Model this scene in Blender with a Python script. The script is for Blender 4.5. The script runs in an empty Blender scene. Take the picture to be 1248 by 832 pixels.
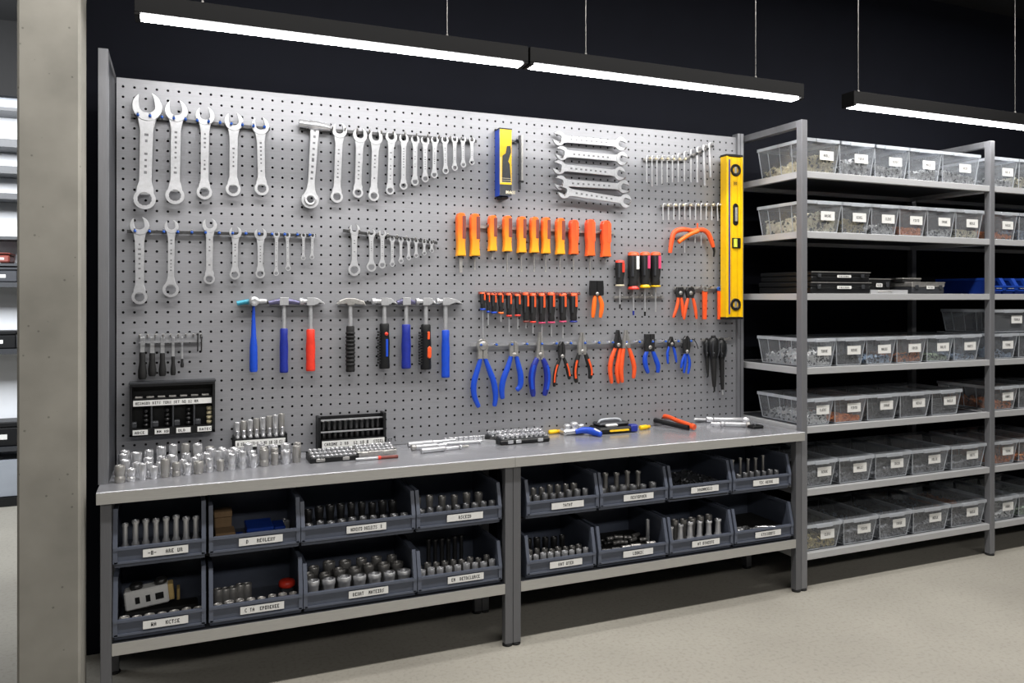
import bpy, math, random
from math import sin, cos, pi, radians
from mathutils import Vector, Matrix, Euler

C = bpy.context.scene.collection
rnd = random.Random(7)

# ------------------------------------------------------------------ camera model (survey of the room)
TH = radians(22.9); CT, ST = cos(TH), sin(TH)
F = 960.0; CX, HY = 624.0, 362.0; CAMZ = 1.6
BENCH_Z = 0.8715; BOARD_Y = 3.80

def at_y(px, py, Y):
    dx = (px-CX)/F; dz = -(py-HY)/F
    xd = dx*CT+ST; yd = -dx*ST+CT
    t = Y/yd
    return (xd*t, Y, CAMZ+dz*t)
def at_z(px, py, Z):
    dx = (px-CX)/F; dz = -(py-HY)/F
    t = (Z-CAMZ)/dz
    return ((dx*CT+ST)*t, (-dx*ST+CT)*t, Z)
def wx(px, Y): return at_y(px, HY, Y)[0]
def span(px, w, Y): return wx(px+w/2, Y)-wx(px-w/2, Y)

# ------------------------------------------------------------------ materials
def srgb(r, g, b):
    f = lambda c: (c/255/12.92) if c/255 <= .04045 else ((c/255+.055)/1.055)**2.4
    return (f(r), f(g), f(b), 1)
def newmat(name):
    m = bpy.data.materials.new(name); m.use_nodes = True
    nt = m.node_tree; b = nt.nodes['Principled BSDF']
    return m, nt, b
def mat(name, col, rough=.5, metal=0., noise=0., nscale=40., bump=0., stretch=None, spec=None):
    m, nt, b = newmat(name)
    b.inputs['Base Color'].default_value = col
    b.inputs['Roughness'].default_value = rough
    b.inputs['Metallic'].default_value = metal
    if spec is not None: b.inputs['Specular IOR Level'].default_value = spec
    if noise or bump:
        tc = nt.nodes.new('ShaderNodeTexCoord'); mp = nt.nodes.new('ShaderNodeMapping')
        nz = nt.nodes.new('ShaderNodeTexNoise'); nz.inputs['Scale'].default_value = nscale; nz.inputs['Detail'].default_value = 4
        nt.links.new(tc.outputs['Object'], mp.inputs['Vector']); nt.links.new(mp.outputs['Vector'], nz.inputs['Vector'])
        if stretch: mp.inputs['Scale'].default_value = stretch
        if noise:
            rp = nt.nodes.new('ShaderNodeValToRGB')
            c = Vector(col[:3])
            rp.color_ramp.elements[0].position = .3; rp.color_ramp.elements[1].position = .7
            rp.color_ramp.elements[0].color = (*(c*(1-noise)), 1); rp.color_ramp.elements[1].color = (*[min(1, v*(1+noise)) for v in c], 1)
            nt.links.new(nz.outputs['Fac'], rp.inputs['Fac']); nt.links.new(rp.outputs['Color'], b.inputs['Base Color'])
        if bump:
            bp = nt.nodes.new('ShaderNodeBump'); bp.inputs['Strength'].default_value = bump; bp.inputs['Distance'].default_value = .002
            nt.links.new(nz.outputs['Fac'], bp.inputs['Height']); nt.links.new(bp.outputs['Normal'], b.inputs['Normal'])
    return m
def gradmat(name, c0, c1, z0, z1, rough=.4):
    m, nt, b = newmat(name); b.inputs['Roughness'].default_value = rough
    tc = nt.nodes.new('ShaderNodeTexCoord'); sp = nt.nodes.new('ShaderNodeSeparateXYZ'); mr = nt.nodes.new('ShaderNodeMapRange')
    rp = nt.nodes.new('ShaderNodeValToRGB'); rp.color_ramp.elements[0].color = c0; rp.color_ramp.elements[1].color = c1
    mr.inputs['From Min'].default_value = z0; mr.inputs['From Max'].default_value = z1
    nt.links.new(tc.outputs['Object'], sp.inputs[0]); nt.links.new(sp.outputs['Z'], mr.inputs['Value'])
    nt.links.new(mr.outputs['Result'], rp.inputs['Fac']); nt.links.new(rp.outputs['Color'], b.inputs['Base Color'])
    return m
def emat(name, col, s):
    m, nt, b = newmat(name)
    b.inputs['Base Color'].default_value = (.8, .8, .8, 1)
    b.inputs['Emission Color'].default_value = col; b.inputs['Emission Strength'].default_value = s
    return m
def clearmat(name, haze, tint=(.98, .99, 1, 1)):
    m, nt, b = newmat(name)
    nt.nodes.remove(b); out = nt.nodes['Material Output']
    tr = nt.nodes.new('ShaderNodeBsdfTransparent'); tr.inputs['Color'].default_value = tint
    df = nt.nodes.new('ShaderNodeBsdfDiffuse'); df.inputs['Color'].default_value = (.86, .9, .96, 1)
    tl = nt.nodes.new('ShaderNodeBsdfTranslucent'); tl.inputs['Color'].default_value = (.86, .9, .96, 1)
    gl = nt.nodes.new('ShaderNodeBsdfGlossy'); gl.inputs['Roughness'].default_value = .16
    mx0 = nt.nodes.new('ShaderNodeMixShader'); mx0.inputs[0].default_value = .4
    mx1 = nt.nodes.new('ShaderNodeMixShader')
    tc = nt.nodes.new('ShaderNodeTexCoord'); nz = nt.nodes.new('ShaderNodeTexNoise'); nz.inputs['Scale'].default_value = 14; nz.inputs['Detail'].default_value = 5
    mr = nt.nodes.new('ShaderNodeMapRange'); mr.inputs['To Min'].default_value = haze*.7; mr.inputs['To Max'].default_value = haze*1.3
    nt.links.new(tc.outputs['Object'], nz.inputs['Vector']); nt.links.new(nz.outputs['Fac'], mr.inputs['Value']); nt.links.new(mr.outputs['Result'], mx1.inputs[0])
    lw = nt.nodes.new('ShaderNodeFresnel'); lw.inputs['IOR'].default_value = 1.35
    mx2 = nt.nodes.new('ShaderNodeMixShader')
    nt.links.new(df.outputs[0], mx0.inputs[1]); nt.links.new(tl.outputs[0], mx0.inputs[2])
    nt.links.new(tr.outputs[0], mx1.inputs[1]); nt.links.new(mx0.outputs[0], mx1.inputs[2])
    nt.links.new(lw.outputs[0], mx2.inputs[0]); nt.links.new(mx1.outputs[0], mx2.inputs[1]); nt.links.new(gl.outputs[0], mx2.inputs[2])
    nt.links.new(mx2.outputs[0], out.inputs['Surface'])
    return m

M = {}
M['board'] = mat('board_grey', srgb(143, 144, 148), .42, .25, .06, 30, .04, (.3, 1, 8))
M['post'] = mat('frame_steel', srgb(124, 125, 129), .4, .3, .05, 30, 0, (8, 8, .4))
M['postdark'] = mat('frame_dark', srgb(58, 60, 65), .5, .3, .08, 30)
M['worktop'] = mat('worktop_steel', srgb(154, 155, 160), .22, .4, .06, 60, .03, (.3, 6, 6))
M['edge'] = mat('steel_edge', srgb(174, 173, 169), .38, .25, .05, 60, 0, (.3, 6, 6))
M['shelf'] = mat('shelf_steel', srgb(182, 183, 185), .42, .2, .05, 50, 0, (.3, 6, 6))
M['leg'] = mat('leg_steel', srgb(104, 105, 109), .42, .3, .05, 40, 0, (6, 6, .3))
M['fixture'] = mat('fixture_black', srgb(8, 8, 9), .6, 0, .1, 20, spec=.15)
M['black'] = mat('black_plastic', srgb(19, 20, 22), .45, 0, .15, 60, spec=.35)
M['rubber'] = mat('black_rubber', srgb(17, 17, 18), .7, 0, .2, 120, .1)
M['darkgrey'] = mat('dark_grey_plastic', srgb(52, 54, 58), .45, 0, .12, 60)
M['cavity'] = mat('shade_black', (.004, .004, .005, 1), .9, 0, .1, 40)  # near-black, paints the shade behind the peg holes
M['chrome'] = mat('chrome_steel', srgb(222, 223, 226), .2, .72, .08, 90)
M['satin'] = mat('satin_steel', srgb(196, 197, 200), .34, .6, .07, 70, .03)
M['dullsteel'] = mat('dull_steel', srgb(172, 170, 167), .36, .65, .14, 90)
M['darksteel'] = mat('dark_steel', srgb(78, 78, 79), .36, .8, .2, 90)
M['ink'] = mat('ink', srgb(28, 28, 30), .8, 0, .1, 60)
M['etch'] = mat('etched_mark', srgb(120, 121, 124), .5, .4, .1, 60)
M['paper'] = mat('label_paper', srgb(226, 226, 224), .7, 0, .03, 80)
M['bin'] = mat('slate_bin_plastic', srgb(76, 82, 96), .42, 0, .06, 30, .02)
M['binin'] = mat('slate_bin_rim', srgb(86, 92, 106), .4, 0, .05, 30)
M['bluebin'] = mat('blue_bin_plastic', srgb(16, 46, 126), .4, 0, .06, 30)
M['bluebinrim'] = mat('blue_bin_rim', srgb(26, 64, 156), .4, 0, .05, 30)
M['clear'] = clearmat('clear_plastic', .19)
M['clearrim'] = clearmat('clear_plastic_rim', .58)
M['blue'] = mat('blue_grip', srgb(22, 72, 190), .4, 0, .06, 50)
M['navy'] = mat('navy_grip', srgb(28, 44, 140), .42, 0, .1, 50)
M['red'] = mat('red_grip', srgb(224, 58, 40), .4, 0, .06, 50)
M['redorange'] = mat('red_orange_grip', srgb(236, 88, 40), .4, 0, .07, 50)
M['orange'] = mat('orange_plastic', srgb(240, 110, 30), .4, 0, .06, 50)
M['maroon'] = mat('maroon_inlay', srgb(120, 58, 50), .5, 0, .1, 50)
M['pink'] = mat('pink_collar', srgb(205, 70, 110), .4, 0, .06, 50)
M['yellow'] = mat('yellow_paint', srgb(246, 196, 10), .38, 0, .04, 30)
M['yellowdark'] = mat('yellow_rib', srgb(226, 172, 8), .42, 0, .04, 30)
M['cream'] = mat('cream_plastic', srgb(214, 205, 176), .5, 0, .05, 50)
M['teal'] = mat('teal_paint', srgb(60, 150, 175), .4, .2, .1, 50)
M['hookblue'] = mat('blue_hook_cap', srgb(40, 90, 180), .35, 0, .1, 50)
M['purple'] = mat('purple_steel', srgb(104, 102, 132), .35, .6, .1, 50)
M['card'] = mat('brown_card', srgb(134, 108, 78), .8, 0, .08, 40)
M['tan'] = mat('tan_card', srgb(196, 168, 110), .8, 0, .08, 40)
M['vial'] = mat('vial_liquid', srgb(205, 214, 80), .1, 0, .05, 40)
M['led'] = emat('led_diffuser', (1, .99, .98, 1), 40)
M['orangegrad'] = gradmat('orange_yellow_handle', srgb(252, 172, 30), srgb(240, 104, 28), .0, .14)
M['redgrad'] = gradmat('red_orange_handle', srgb(244, 104, 40), srgb(232, 78, 34), .0, .14)
M['whiteshelf'] = mat('white_laminate', srgb(228, 231, 236), .4, 0, .02, 10)
M['greyshelf'] = mat('grey_panel', srgb(150, 156, 165), .5, 0, .05, 10)
M['frost'] = clearmat('frosted_case', .75)
# contents
M['c_steel'] = mat('loose_steel', srgb(222, 224, 228), .34, .12, .5, 45)
M['c_bright'] = mat('loose_zinc', srgb(250, 252, 255), .4, .12, .4, 45)
M['c_brass'] = mat('loose_brass', srgb(226, 208, 172), .4, .12, .45, 45)
M['c_tan'] = mat('loose_tan', srgb(252, 236, 208), .6, .12, .3, 45)
M['c_olive'] = mat('loose_olive', srgb(182, 170, 128), .5, .12, .5, 45)
M['c_dim'] = mat('loose_dim_steel', srgb(134, 136, 141), .45, .12, .5, 45)
M['c_copper'] = mat('loose_copper', srgb(244, 142, 76), .4, .12, .35, 45)
M['c_dark'] = mat('loose_dark', srgb(62, 64, 68), .4, .12, .6, 45)
M['c_blue'] = mat('loose_bluish', srgb(150, 168, 190), .4, .12, .5, 45)
M['c_rust'] = mat('loose_rust', srgb(196, 122, 72), .5, .12, .5, 45)
M['c_green'] = mat('loose_green', srgb(150, 168, 146), .5, .12, .4, 45)

# ------------------------------------------------------------------ mesh builder
class MB:
    def __init__(s): s.v = []; s.f = []; s.m = []; s.s = []
    def add(s, vs, fs, mi=0, smooth=False):
        o = len(s.v); s.v += [tuple(v) for v in vs]
        for f in fs: s.f.append([o+i for i in f]); s.m.append(mi); s.s.append(smooth)
        return s
    def box(s, x0, x1, y0, y1, z0, z1, mi=0):
        vs = [(x0,y0,z0),(x1,y0,z0),(x1,y1,z0),(x0,y1,z0),(x0,y0,z1),(x1,y0,z1),(x1,y1,z1),(x0,y1,z1)]
        return s.add(vs, [(0,3,2,1),(4,5,6,7),(0,1,5,4),(1,2,6,5),(2,3,7,6),(3,0,4,7)], mi)
    def cbox(s, x0, x1, y0, y1, z0, z1, c, mi=0):
        """box with chamfered vertical-plane front edges (outline in xz chamfered)"""
        o = [(x0+c,z0),(x1-c,z0),(x1,z0+c),(x1,z1-c),(x1-c,z1),(x0+c,z1),(x0,z1-c),(x0,z0+c)]
        return s.prism(o, y0, y1, mi, ch=min(c, abs(y1-y0)*.3))
    def prism(s, o, y0, y1, mi=0, ch=0.0, smooth=False):
        """outline o in (x,z), ccw seen from the front (-y); front at y0"""
        n = len(o)
        if ch > 0:
            cx = sum(p[0] for p in o)/n; cz = sum(p[1] for p in o)/n
            ins = []
            for i in range(n):
                a = Vector(o[i-1]); b = Vector(o[i]); c = Vector(o[(i+1) % n])
                d1 = (b-a); d2 = (c-b)
                if d1.length < 1e-9 or d2.length < 1e-9: ins.append(tuple(b)); continue
                n1 = Vector((-d1.y, d1.x)).normalized(); n2 = Vector((-d2.y, d2.x)).normalized()
                nn = n1+n2
                if nn.length < .3: ins.append(tuple(b)); continue
                nn = nn/max(.4, nn.length_squared/2)
                ins.append(tuple(b+nn*ch))
            vs = [(x,y0,z) for x,z in ins]+[(x,y0+ch,z) for x,z in o]+[(x,y1,z) for x,z in o]
            fs = [tuple(range(n)), tuple(range(3*n-1, 2*n-1, -1))]
            for k in (0, 1):
                for i in range(n):
                    j = (i+1) % n; fs.append((k*n+j, k*n+i, (k+1)*n+i, (k+1)*n+j))
        else:
            vs = [(x,y0,z) for x,z in o]+[(x,y1,z) for x,z in o]
            fs = [tuple(range(n)), tuple(range(2*n-1, n-1, -1))]
            for i in range(n):
                j = (i+1) % n; fs.append((j, i, n+i, n+j))
        return s.add(vs, fs, mi, smooth)
    def cjaw(s, outer, inner, y0, y1, mi=0, ch=0.0):
        """open jaw: paired outer / inner boundary points (x,z) from one tip to the other"""
        n = len(outer); vs = []
        def sh(p, q, d):
            a = Vector(p); b = Vector(q); l = (b-a).length
            return a+(b-a)*(min(d, l*.3)/l if l > 1e-9 else 0)
        for p, q in zip(outer, inner):
            a = sh(p, q, ch); b = sh(q, p, ch)
            vs += [(p[0],y0+ch,p[1]),(a[0],y0,a[1]),(b[0],y0,b[1]),(q[0],y0+ch,q[1]),(q[0],y1,q[1]),(p[0],y1,p[1])]
        fs = []
        for i in range(n-1):
            for k in range(6):
                l = (k+1) % 6; fs.append((i*6+k, (i+1)*6+k, (i+1)*6+l, i*6+l))
        fs += [(0,1,2,3,4,5), tuple((n-1)*6+k for k in (5,4,3,2,1,0))]
        return s.add(vs, fs, mi)
    def xprism(s, o, x0, x1, mi=0):
        """outline o in (y,z) extruded along x"""
        n = len(o)
        vs = [(x0,y,z) for y,z in o]+[(x1,y,z) for y,z in o]
        fs = [tuple(range(n-1,-1,-1)), tuple(range(n, 2*n))]
        for i in range(n):
            j = (i+1) % n; fs.append((i, j, n+j, n+i))
        return s.add(vs, fs, mi)
    def tube(s, pts, rad, n=10, mi=0, sy=1.0, caps=True):
        """swept tube; rad a number or list; sy squashes the section along y"""
        pts = [Vector(p) for p in pts]; N = len(pts)
        if not isinstance(rad, (list, tuple)): rad = [rad]*N
        vs = []; ref = None
        for i, p in enumerate(pts):
            t = (pts[min(i+1, N-1)]-pts[max(i-1, 0)])
            t = t.normalized() if t.length > 1e-9 else Vector((0,0,1))
            if ref is None:
                ref = Vector((0,1,0)) if abs(t.y) < .9 else Vector((1,0,0))
            a = (ref-t*ref.dot(t)).normalized(); ref = a; b = t.cross(a)
            for k in range(n):
                q = 2*pi*k/n
                vs.append(p+a*(cos(q)*rad[i]*sy)+b*(sin(q)*rad[i]))
        fs = []
        for i in range(N-1):
            for k in range(n):
                l = (k+1) % n
                fs.append((i*n+k, i*n+l, (i+1)*n+l, (i+1)*n+k))
        s.add(vs, fs, mi, n > 6)
        if caps:
            s.add(vs[:n], [tuple(range(n-1,-1,-1))], mi); s.add(vs[-n:], [tuple(range(n))], mi)
        return s
    def lathe(s, prof, n=16, mi=0, o=(0,0,0), axis='z', smooth=True):
        vs = []; fs = []
        for r, h in prof:
            for k in range(n):
                q = 2*pi*k/n; a, b = r*cos(q), r*sin(q)
                if axis == 'z': vs.append((o[0]+a, o[1]+b, o[2]+h))
                elif axis == 'y': vs.append((o[0]+a, o[1]-h, o[2]+b))
                else: vs.append((o[0]+h, o[1]+a, o[2]+b))
        for i in range(len(prof)-1):
            for k in range(n):
                l = (k+1) % n; fs.append((i*n+k, i*n+l, (i+1)*n+l, (i+1)*n+k))
        return s.add(vs, fs, mi, smooth)
    def ring(s, cx, cz, ro, ri, y0, y1, n=24, mi=0, star=.0, smooth=True):
        vs = []
        for y in (y0, y1):
            for k in range(n):
                q = 2*pi*k/n; r2 = ri*(1+(star if k % 2 else 0))
                vs.append((cx+ro*cos(q), y, cz+ro*sin(q))); vs.append((cx+r2*cos(q), y, cz+r2*sin(q)))
        fs = []; m = 2*n
        for k in range(n):
            l = (k+1) % n
            fs.append((2*k, 2*l, 2*l+1, 2*k+1)); fs.append((m+2*k, m+2*k+1, m+2*l+1, m+2*l))
        s.add(vs, fs, mi, False)
        fo = [(2*k, m+2*k, m+2*((k+1) % n), 2*((k+1) % n)) for k in range(n)]
        fi = [(2*k+1, 2*((k+1) % n)+1, m+2*((k+1) % n)+1, m+2*k+1) for k in range(n)]
        s.add(vs, fo, mi, smooth); s.add(vs, fi, mi, False)
        return s
    def text(s, st, x, y, z, h, mi, w=None):
        """3x5 block letters on a plane facing -y, left-bottom at (x,z)"""
        u = h/5; cw = (w or u)
        for ch in st.upper():
            g = FONT.get(ch)
            if g:
                for r in range(5):
                    for c in range(3):
                        if g[r] >> (2-c) & 1:
                            X = x+c*cw; Z = z+(4-r)*u
                            s.add([(X,y,Z),(X+cw,y,Z),(X+cw,y,Z+u),(X,y,Z+u)], [(0,1,2,3)], mi)
            x += 4*cw
        return s
    def mesh(s, name, mats):
        me = bpy.data.meshes.new(name); me.from_pydata(s.v, [], s.f)
        for m in mats: me.materials.append(M[m] if isinstance(m, str) else m)
        me.polygons.foreach_set('material_index', s.m); me.polygons.foreach_set('use_smooth', s.s)
        me.update(); return me
    def build(s, name, mats, parent=None, loc=(0,0,0), rot=(0,0,0), bevel=0, label=None):
        if isinstance(mats, str): mats = [mats]
        return link(name, s.mesh(name, mats), parent, loc, rot, bevel, label)
FONT = {'A':(2,5,7,5,5),'B':(6,5,6,5,6),'C':(3,4,4,4,3),'D':(6,5,5,5,6),'E':(7,4,6,4,7),'F':(7,4,6,4,4),'G':(3,4,5,5,3),'H':(5,5,7,5,5),'I':(7,2,2,2,7),
 'K':(5,5,6,5,5),'L':(4,4,4,4,7),'M':(5,7,7,5,5),'N':(6,5,5,5,5),'O':(7,5,5,5,7),'P':(6,5,6,4,4),'R':(6,5,6,5,5),'S':(3,4,2,1,6),'T':(7,2,2,2,2),'U':(5,5,5,5,7),
 'V':(5,5,5,5,2),'W':(5,5,7,7,5),'X':(5,5,2,5,5),'Y':(5,5,2,2,2),'Z':(7,1,2,4,7),'0':(7,5,5,5,7),'1':(2,6,2,2,7),'2':(6,1,2,4,7),'8':(7,5,7,5,7),'-':(0,0,7,0,0),'.':(0,0,0,0,2)}
def link(name, me, parent=None, loc=(0,0,0), rot=(0,0,0), bevel=0, label=None):
    o = bpy.data.objects.new(name, me); C.objects.link(o)
    o.location = loc; o.rotation_euler = rot
    if parent: o.parent = parent
    if label: o['label'] = label
    if bevel:
        b = o.modifiers.new('bevel', 'BEVEL'); b.width = bevel; b.segments = 2; b.limit_method = 'ANGLE'; b.angle_limit = radians(35)
    return o
def tag(o, label, cat, group=None, kind=None):
    o['label'] = label; o['category'] = cat
    if group: o['group'] = group
    if kind: o['kind'] = kind
    return o
def thing(name, label, cat, loc=(0,0,0), rot=(0,0,0), group=None):
    o = bpy.data.objects.new(name, None); C.objects.link(o); o.empty_display_size = .05
    o.location = loc; o.rotation_euler = rot
    return tag(o, label, cat, group)
def struct(name, mb, mats):
    o = mb.build(name, mats); o['kind'] = 'structure'; return o
ORD = ['first','second','third','fourth','fifth','sixth','seventh','eighth','ninth','tenth','eleventh','twelfth','thirteenth','fourteenth','fifteenth','sixteenth','seventeenth','eighteenth','nineteenth','twentieth']
def nth(i, n, side='left'):
    if n == 1: return 'only'
    if i == 0: return 'leftmost'
    if i == n-1: return 'rightmost'
    return ORD[i]

# ------------------------------------------------------------------ room
def floor_mat():
    m, nt, b = newmat('concrete_floor')
    tc = nt.nodes.new('ShaderNodeTexCoord')
    n1 = nt.nodes.new('ShaderNodeTexNoise'); n1.inputs['Scale'].default_value = .9; n1.inputs['Detail'].default_value = 6
    n2 = nt.nodes.new('ShaderNodeTexNoise'); n2.inputs['Scale'].default_value = 55; n2.inputs['Detail'].default_value = 8
    r1 = nt.nodes.new('ShaderNodeValToRGB'); r1.color_ramp.elements[0].position = .3; r1.color_ramp.elements[1].position = .72
    r1.color_ramp.elements[0].color = srgb(146, 142, 133); r1.color_ramp.elements[1].color = srgb(168, 164, 154)
    r2 = nt.nodes.new('ShaderNodeValToRGB'); r2.color_ramp.elements[0].position = .3; r2.color_ramp.elements[1].position = .5
    r2.color_ramp.elements[0].color = (.82, .82, .81, 1); r2.color_ramp.elements[1].color = (1, 1, 1, 1)
    mx = nt.nodes.new('ShaderNodeMixRGB'); mx.blend_type = 'MULTIPLY'; mx.inputs[0].default_value = 1
    for n in (n1, n2): nt.links.new(tc.outputs['Object'], n.inputs['Vector'])
    nt.links.new(n1.outputs['Fac'], r1.inputs['Fac']); nt.links.new(n2.outputs['Fac'], r2.inputs['Fac'])
    nt.links.new(r1.outputs[0], mx.inputs[1]); nt.links.new(r2.outputs[0], mx.inputs[2]); nt.links.new(mx.outputs[0], b.inputs['Base Color'])
    b.inputs['Roughness'].default_value = .55
    bp = nt.nodes.new('ShaderNodeBump'); bp.inputs['Strength'].default_value = .08; bp.inputs['Distance'].default_value = .003
    nt.links.new(n2.outputs['Fac'], bp.inputs['Height']); nt.links.new(bp.outputs['Normal'], b.inputs['Normal'])
    return m
def column_mat():
    m, nt, b = newmat('cast_concrete')
    tc = nt.nodes.new('ShaderNodeTexCoord')
    n1 = nt.nodes.new('ShaderNodeTexNoise'); n1.inputs['Scale'].default_value = 3.5; n1.inputs['Detail'].default_value = 8
    vo = nt.nodes.new('ShaderNodeTexVoronoi'); vo.inputs['Scale'].default_value = 22
    r1 = nt.nodes.new('ShaderNodeValToRGB'); r1.color_ramp.elements[0].position = .3; r1.color_ramp.elements[1].position = .75
    r1.color_ramp.elements[0].color = srgb(122, 120, 113); r1.color_ramp.elements[1].color = srgb(154, 151, 143)
    r2 = nt.nodes.new('ShaderNodeValToRGB'); r2.color_ramp.elements[0].position = .06; r2.color_ramp.elements[1].position = .1
    r2.color_ramp.elements[0].color = (.45, .45, .44, 1); r2.color_ramp.elements[1].color = (1, 1, 1, 1)
    mx = nt.nodes.new('ShaderNodeMixRGB'); mx.blend_type = 'MULTIPLY'; mx.inputs[0].default_value = .8
    for n in (n1, vo): nt.links.new(tc.outputs['Object'], n.inputs['Vector'])
    nt.links.new(n1.outputs['Fac'], r1.inputs['Fac']); nt.links.new(vo.outputs['Distance'], r2.inputs['Fac'])
    nt.links.new(r1.outputs[0], mx.inputs[1]); nt.links.new(r2.outputs[0], mx.inputs[2]); nt.links.new(mx.outputs[0], b.inputs['Base Color'])
    b.inputs['Roughness'].default_value = .8
    bp = nt.nodes.new('ShaderNodeBump'); bp.inputs['Strength'].default_value = .25; bp.inputs['Distance'].default_value = .004
    nt.links.new(mx.outputs[0], bp.inputs['Height']); nt.links.new(bp.outputs['Normal'], b.inputs['Normal'])
    return m
M['floor'] = floor_mat(); M['column'] = column_mat()
M['wall'] = mat('black_wall_paint', srgb(15, 17, 25), .8, 0, .06, 6, .03, spec=.12)
M['ceil'] = mat('black_ceiling_paint', srgb(22, 23, 26), .85, 0, .06, 4)
WALL_Y = 3.98
struct('floor', MB().box(-6, 9, -4, 9, -.1, 0), 'floor')
struct('ceiling', MB().box(-6, 9, -4, 9, 3.7, 3.8), 'ceil')
struct('wall_back', MB().box(-.5, 9, WALL_Y, WALL_Y+.12, 0, 3.7), 'wall')
struct('wall_right', MB().box(8.9, 9, -4, WALL_Y, 0, 3.7), 'wall')
struct('wall_far', MB().box(-6, 0, 7.5, 7.6, 0, 3.7), 'whiteshelf')
col = MB().cbox(-.522, -.326, 0, .19, 0, 3.7, .008).build('trim_1', 'column', loc=(0, 3.2, 0)); col['kind'] = 'structure'
struct('trim_2', MB().box(-3.4, -.52, 7.0, 7.1, 3.13, 3.7), 'fixture')

# ------------------------------------------------------------------ bright display in the room on the left
def hz(py): return CAMZ-(py-HY)*6.07/F
d = thing('display_shelving', 'white display shelving with dark shelf edges in the bright room behind the concrete column', 'shelving', (-1.3, 7.06, 0))
mb = MB().box(-2, .75, .3, .34, 0, 3.12); mb.build('back_panel', 'whiteshelf', d)
MB().box(-2, .75, -.02, .3, 0.0, hz(604)).build('plinth', 'black', d)
MB().box(-2, .75, 0, .3, hz(603), hz(560)).build('drawer_front', 'greyshelf', d)
for a, b_, dep in ((549,544,0),(431,425,0),(350,344,0),(324,321,.02),(292,288,.02),(243,236,0),(212,203,0),(180,170,.0),(136,132,0)):
    MB().box(-2, .75, dep, .3, hz(a), hz(b_)).build('shelf', 'darkgrey', d)
MB().box(-2, .75, .02, .28, hz(132), hz(118)).build('top_panel', 'greyshelf', d)
def storage_box(x, py0, py1, w, m, label, m2='ink'):
    t = thing('storage_box', label, 'box', (x, 7.1, hz(py1)))
    h = hz(py0)-hz(py1)
    MB().cbox(-w/2, w/2, 0, .22, 0, h*.78, .01).build('body', m, t)
    MB().cbox(-w/2-.006, w/2+.006, -.006, .226, h*.78, h, .008).build('lid', m, t)
    MB().box(-w*.3, w*.1, -.004, 0, h*.3, h*.5).build('label_sticker', 'paper', t)
storage_box(-1.27, 403, 425, .22, 'black', 'black lidded box on the white display shelf left of the column')
storage_box(-1.25, 514, 544, .3, 'black', 'long black lidded box on the lowest display shelf left of the column')
storage_box(-1.25, 325, 344, .2, 'postdark', 'dark grey box on the middle display shelf left of the column')
storage_box(-1.25, 308, 320, .09, 'maroon', 'small reddish box on the upper display shelf left of the column')

# ------------------------------------------------------------------ pegboard
pb = thing('pegboard', 'large grey perforated steel tool board standing behind the workbenches', 'pegboard', (0, BOARD_Y, 0))
BX0, BX1, BZ0, BZ1 = -.25, 3.05, BENCH_Z+.002, 2.55
def peg_panel():
    P = .0445; R = .0058; T = .003
    nx = int((BX1-BX0)/P); nz = int((BZ1-BZ0)/P)
    ox = BX0+((BX1-BX0)-nx*P)/2; oz = BZ0+((BZ1-BZ0)-nz*P)/2
    mb = MB(); n = 8
    circ = [(cos(2*pi*(k+.5)/n), sin(2*pi*(k+.5)/n)) for k in range(n)]
    def sq(c, s): 
        m = max(abs(c), abs(s)); return c/m, s/m
    H = P/2
    sqp = [sq(c, s) for c, s in circ]
    for i in range(nx):
        for j in range(nz):
            x = ox+(i+.5)*P; z = oz+(j+.5)*P
            vs = [(x+a*H, 0, z+b*H) for a, b in sqp]+[(x+c*R, 0, z+s*R) for c, s in circ]+[(x+c*R, T, z+s*R) for c, s in circ]
            cs = [(x+H,0,z+H),(x-H,0,z+H),(x-H,0,z-H),(x+H,0,z-H)]
            fs = []
            for k in range(n):
                l = (k+1) % n
                fs.append((k, l, n+l, n+k)); fs.append((n+k, n+l, 2*n+l, 2*n+k))
            # corners
            fs += [(0, 24, 1), (2, 25, 3), (4, 26, 5), (6, 27, 7)]
            mb.add(vs+cs, fs, 0)
    # margins and folded edges
    ex = ox+nx*P; ez = oz+nz*P
    mb.add([(BX0,0,BZ0),(ox,0,BZ0),(ox,0,BZ1),(BX0,0,BZ1)], [(0,1,2,3)]); mb.add([(ex,0,BZ0),(BX1,0,BZ0),(BX1,0,BZ1),(ex,0,BZ1)], [(0,1,2,3)])
    mb.add([(ox,0,BZ0),(ex,0,BZ0),(ex,0,oz),(ox,0,oz)], [(0,1,2,3)]); mb.add([(ox,0,ez),(ex,0,ez),(ex,0,BZ1),(ox,0,BZ1)], [(0,1,2,3)])
    mb.add([(BX0,0,BZ1),(BX1,0,BZ1),(BX1,.02,BZ1),(BX0,.02,BZ1)], [(0,1,2,3)])
    mb.add([(BX0,0,BZ0),(BX0,0,BZ1),(BX0,.02,BZ1),(BX0,.02,BZ0)], [(0,1,2,3)])
    return mb
peg_panel().build('panel', 'board', pb)
MB().box(BX0+.005, BX1-.005, .014, .022, BZ0, BZ1-.005).build('hole_shade_sheet', 'cavity', pb)  # added dark sheet, stands in for the shade seen through the holes
MB().box(-.29, -.255, -.36, -.315, BENCH_Z, 2.567).box(-.284, -.261, -.3605, -.36, BENCH_Z, 2.56).build('side_post', 'post', pb, bevel=.002)
MB().box(-.262, -.255, -.315, .0, BENCH_Z, 2.54).build('side_panel', 'postdark', pb)
MB().box(-.29, -.255, -.315, .03, 2.53, 2.567).build('top_rail', 'post', pb, bevel=.002)
MB().box(3.05, 3.092, -.02, .03, BENCH_Z, 2.57).box(3.066, 3.07, -.021, -.02, BENCH_Z, 2.57, 1).build('side_post', ['post', 'postdark'], pb, bevel=.002)

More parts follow.
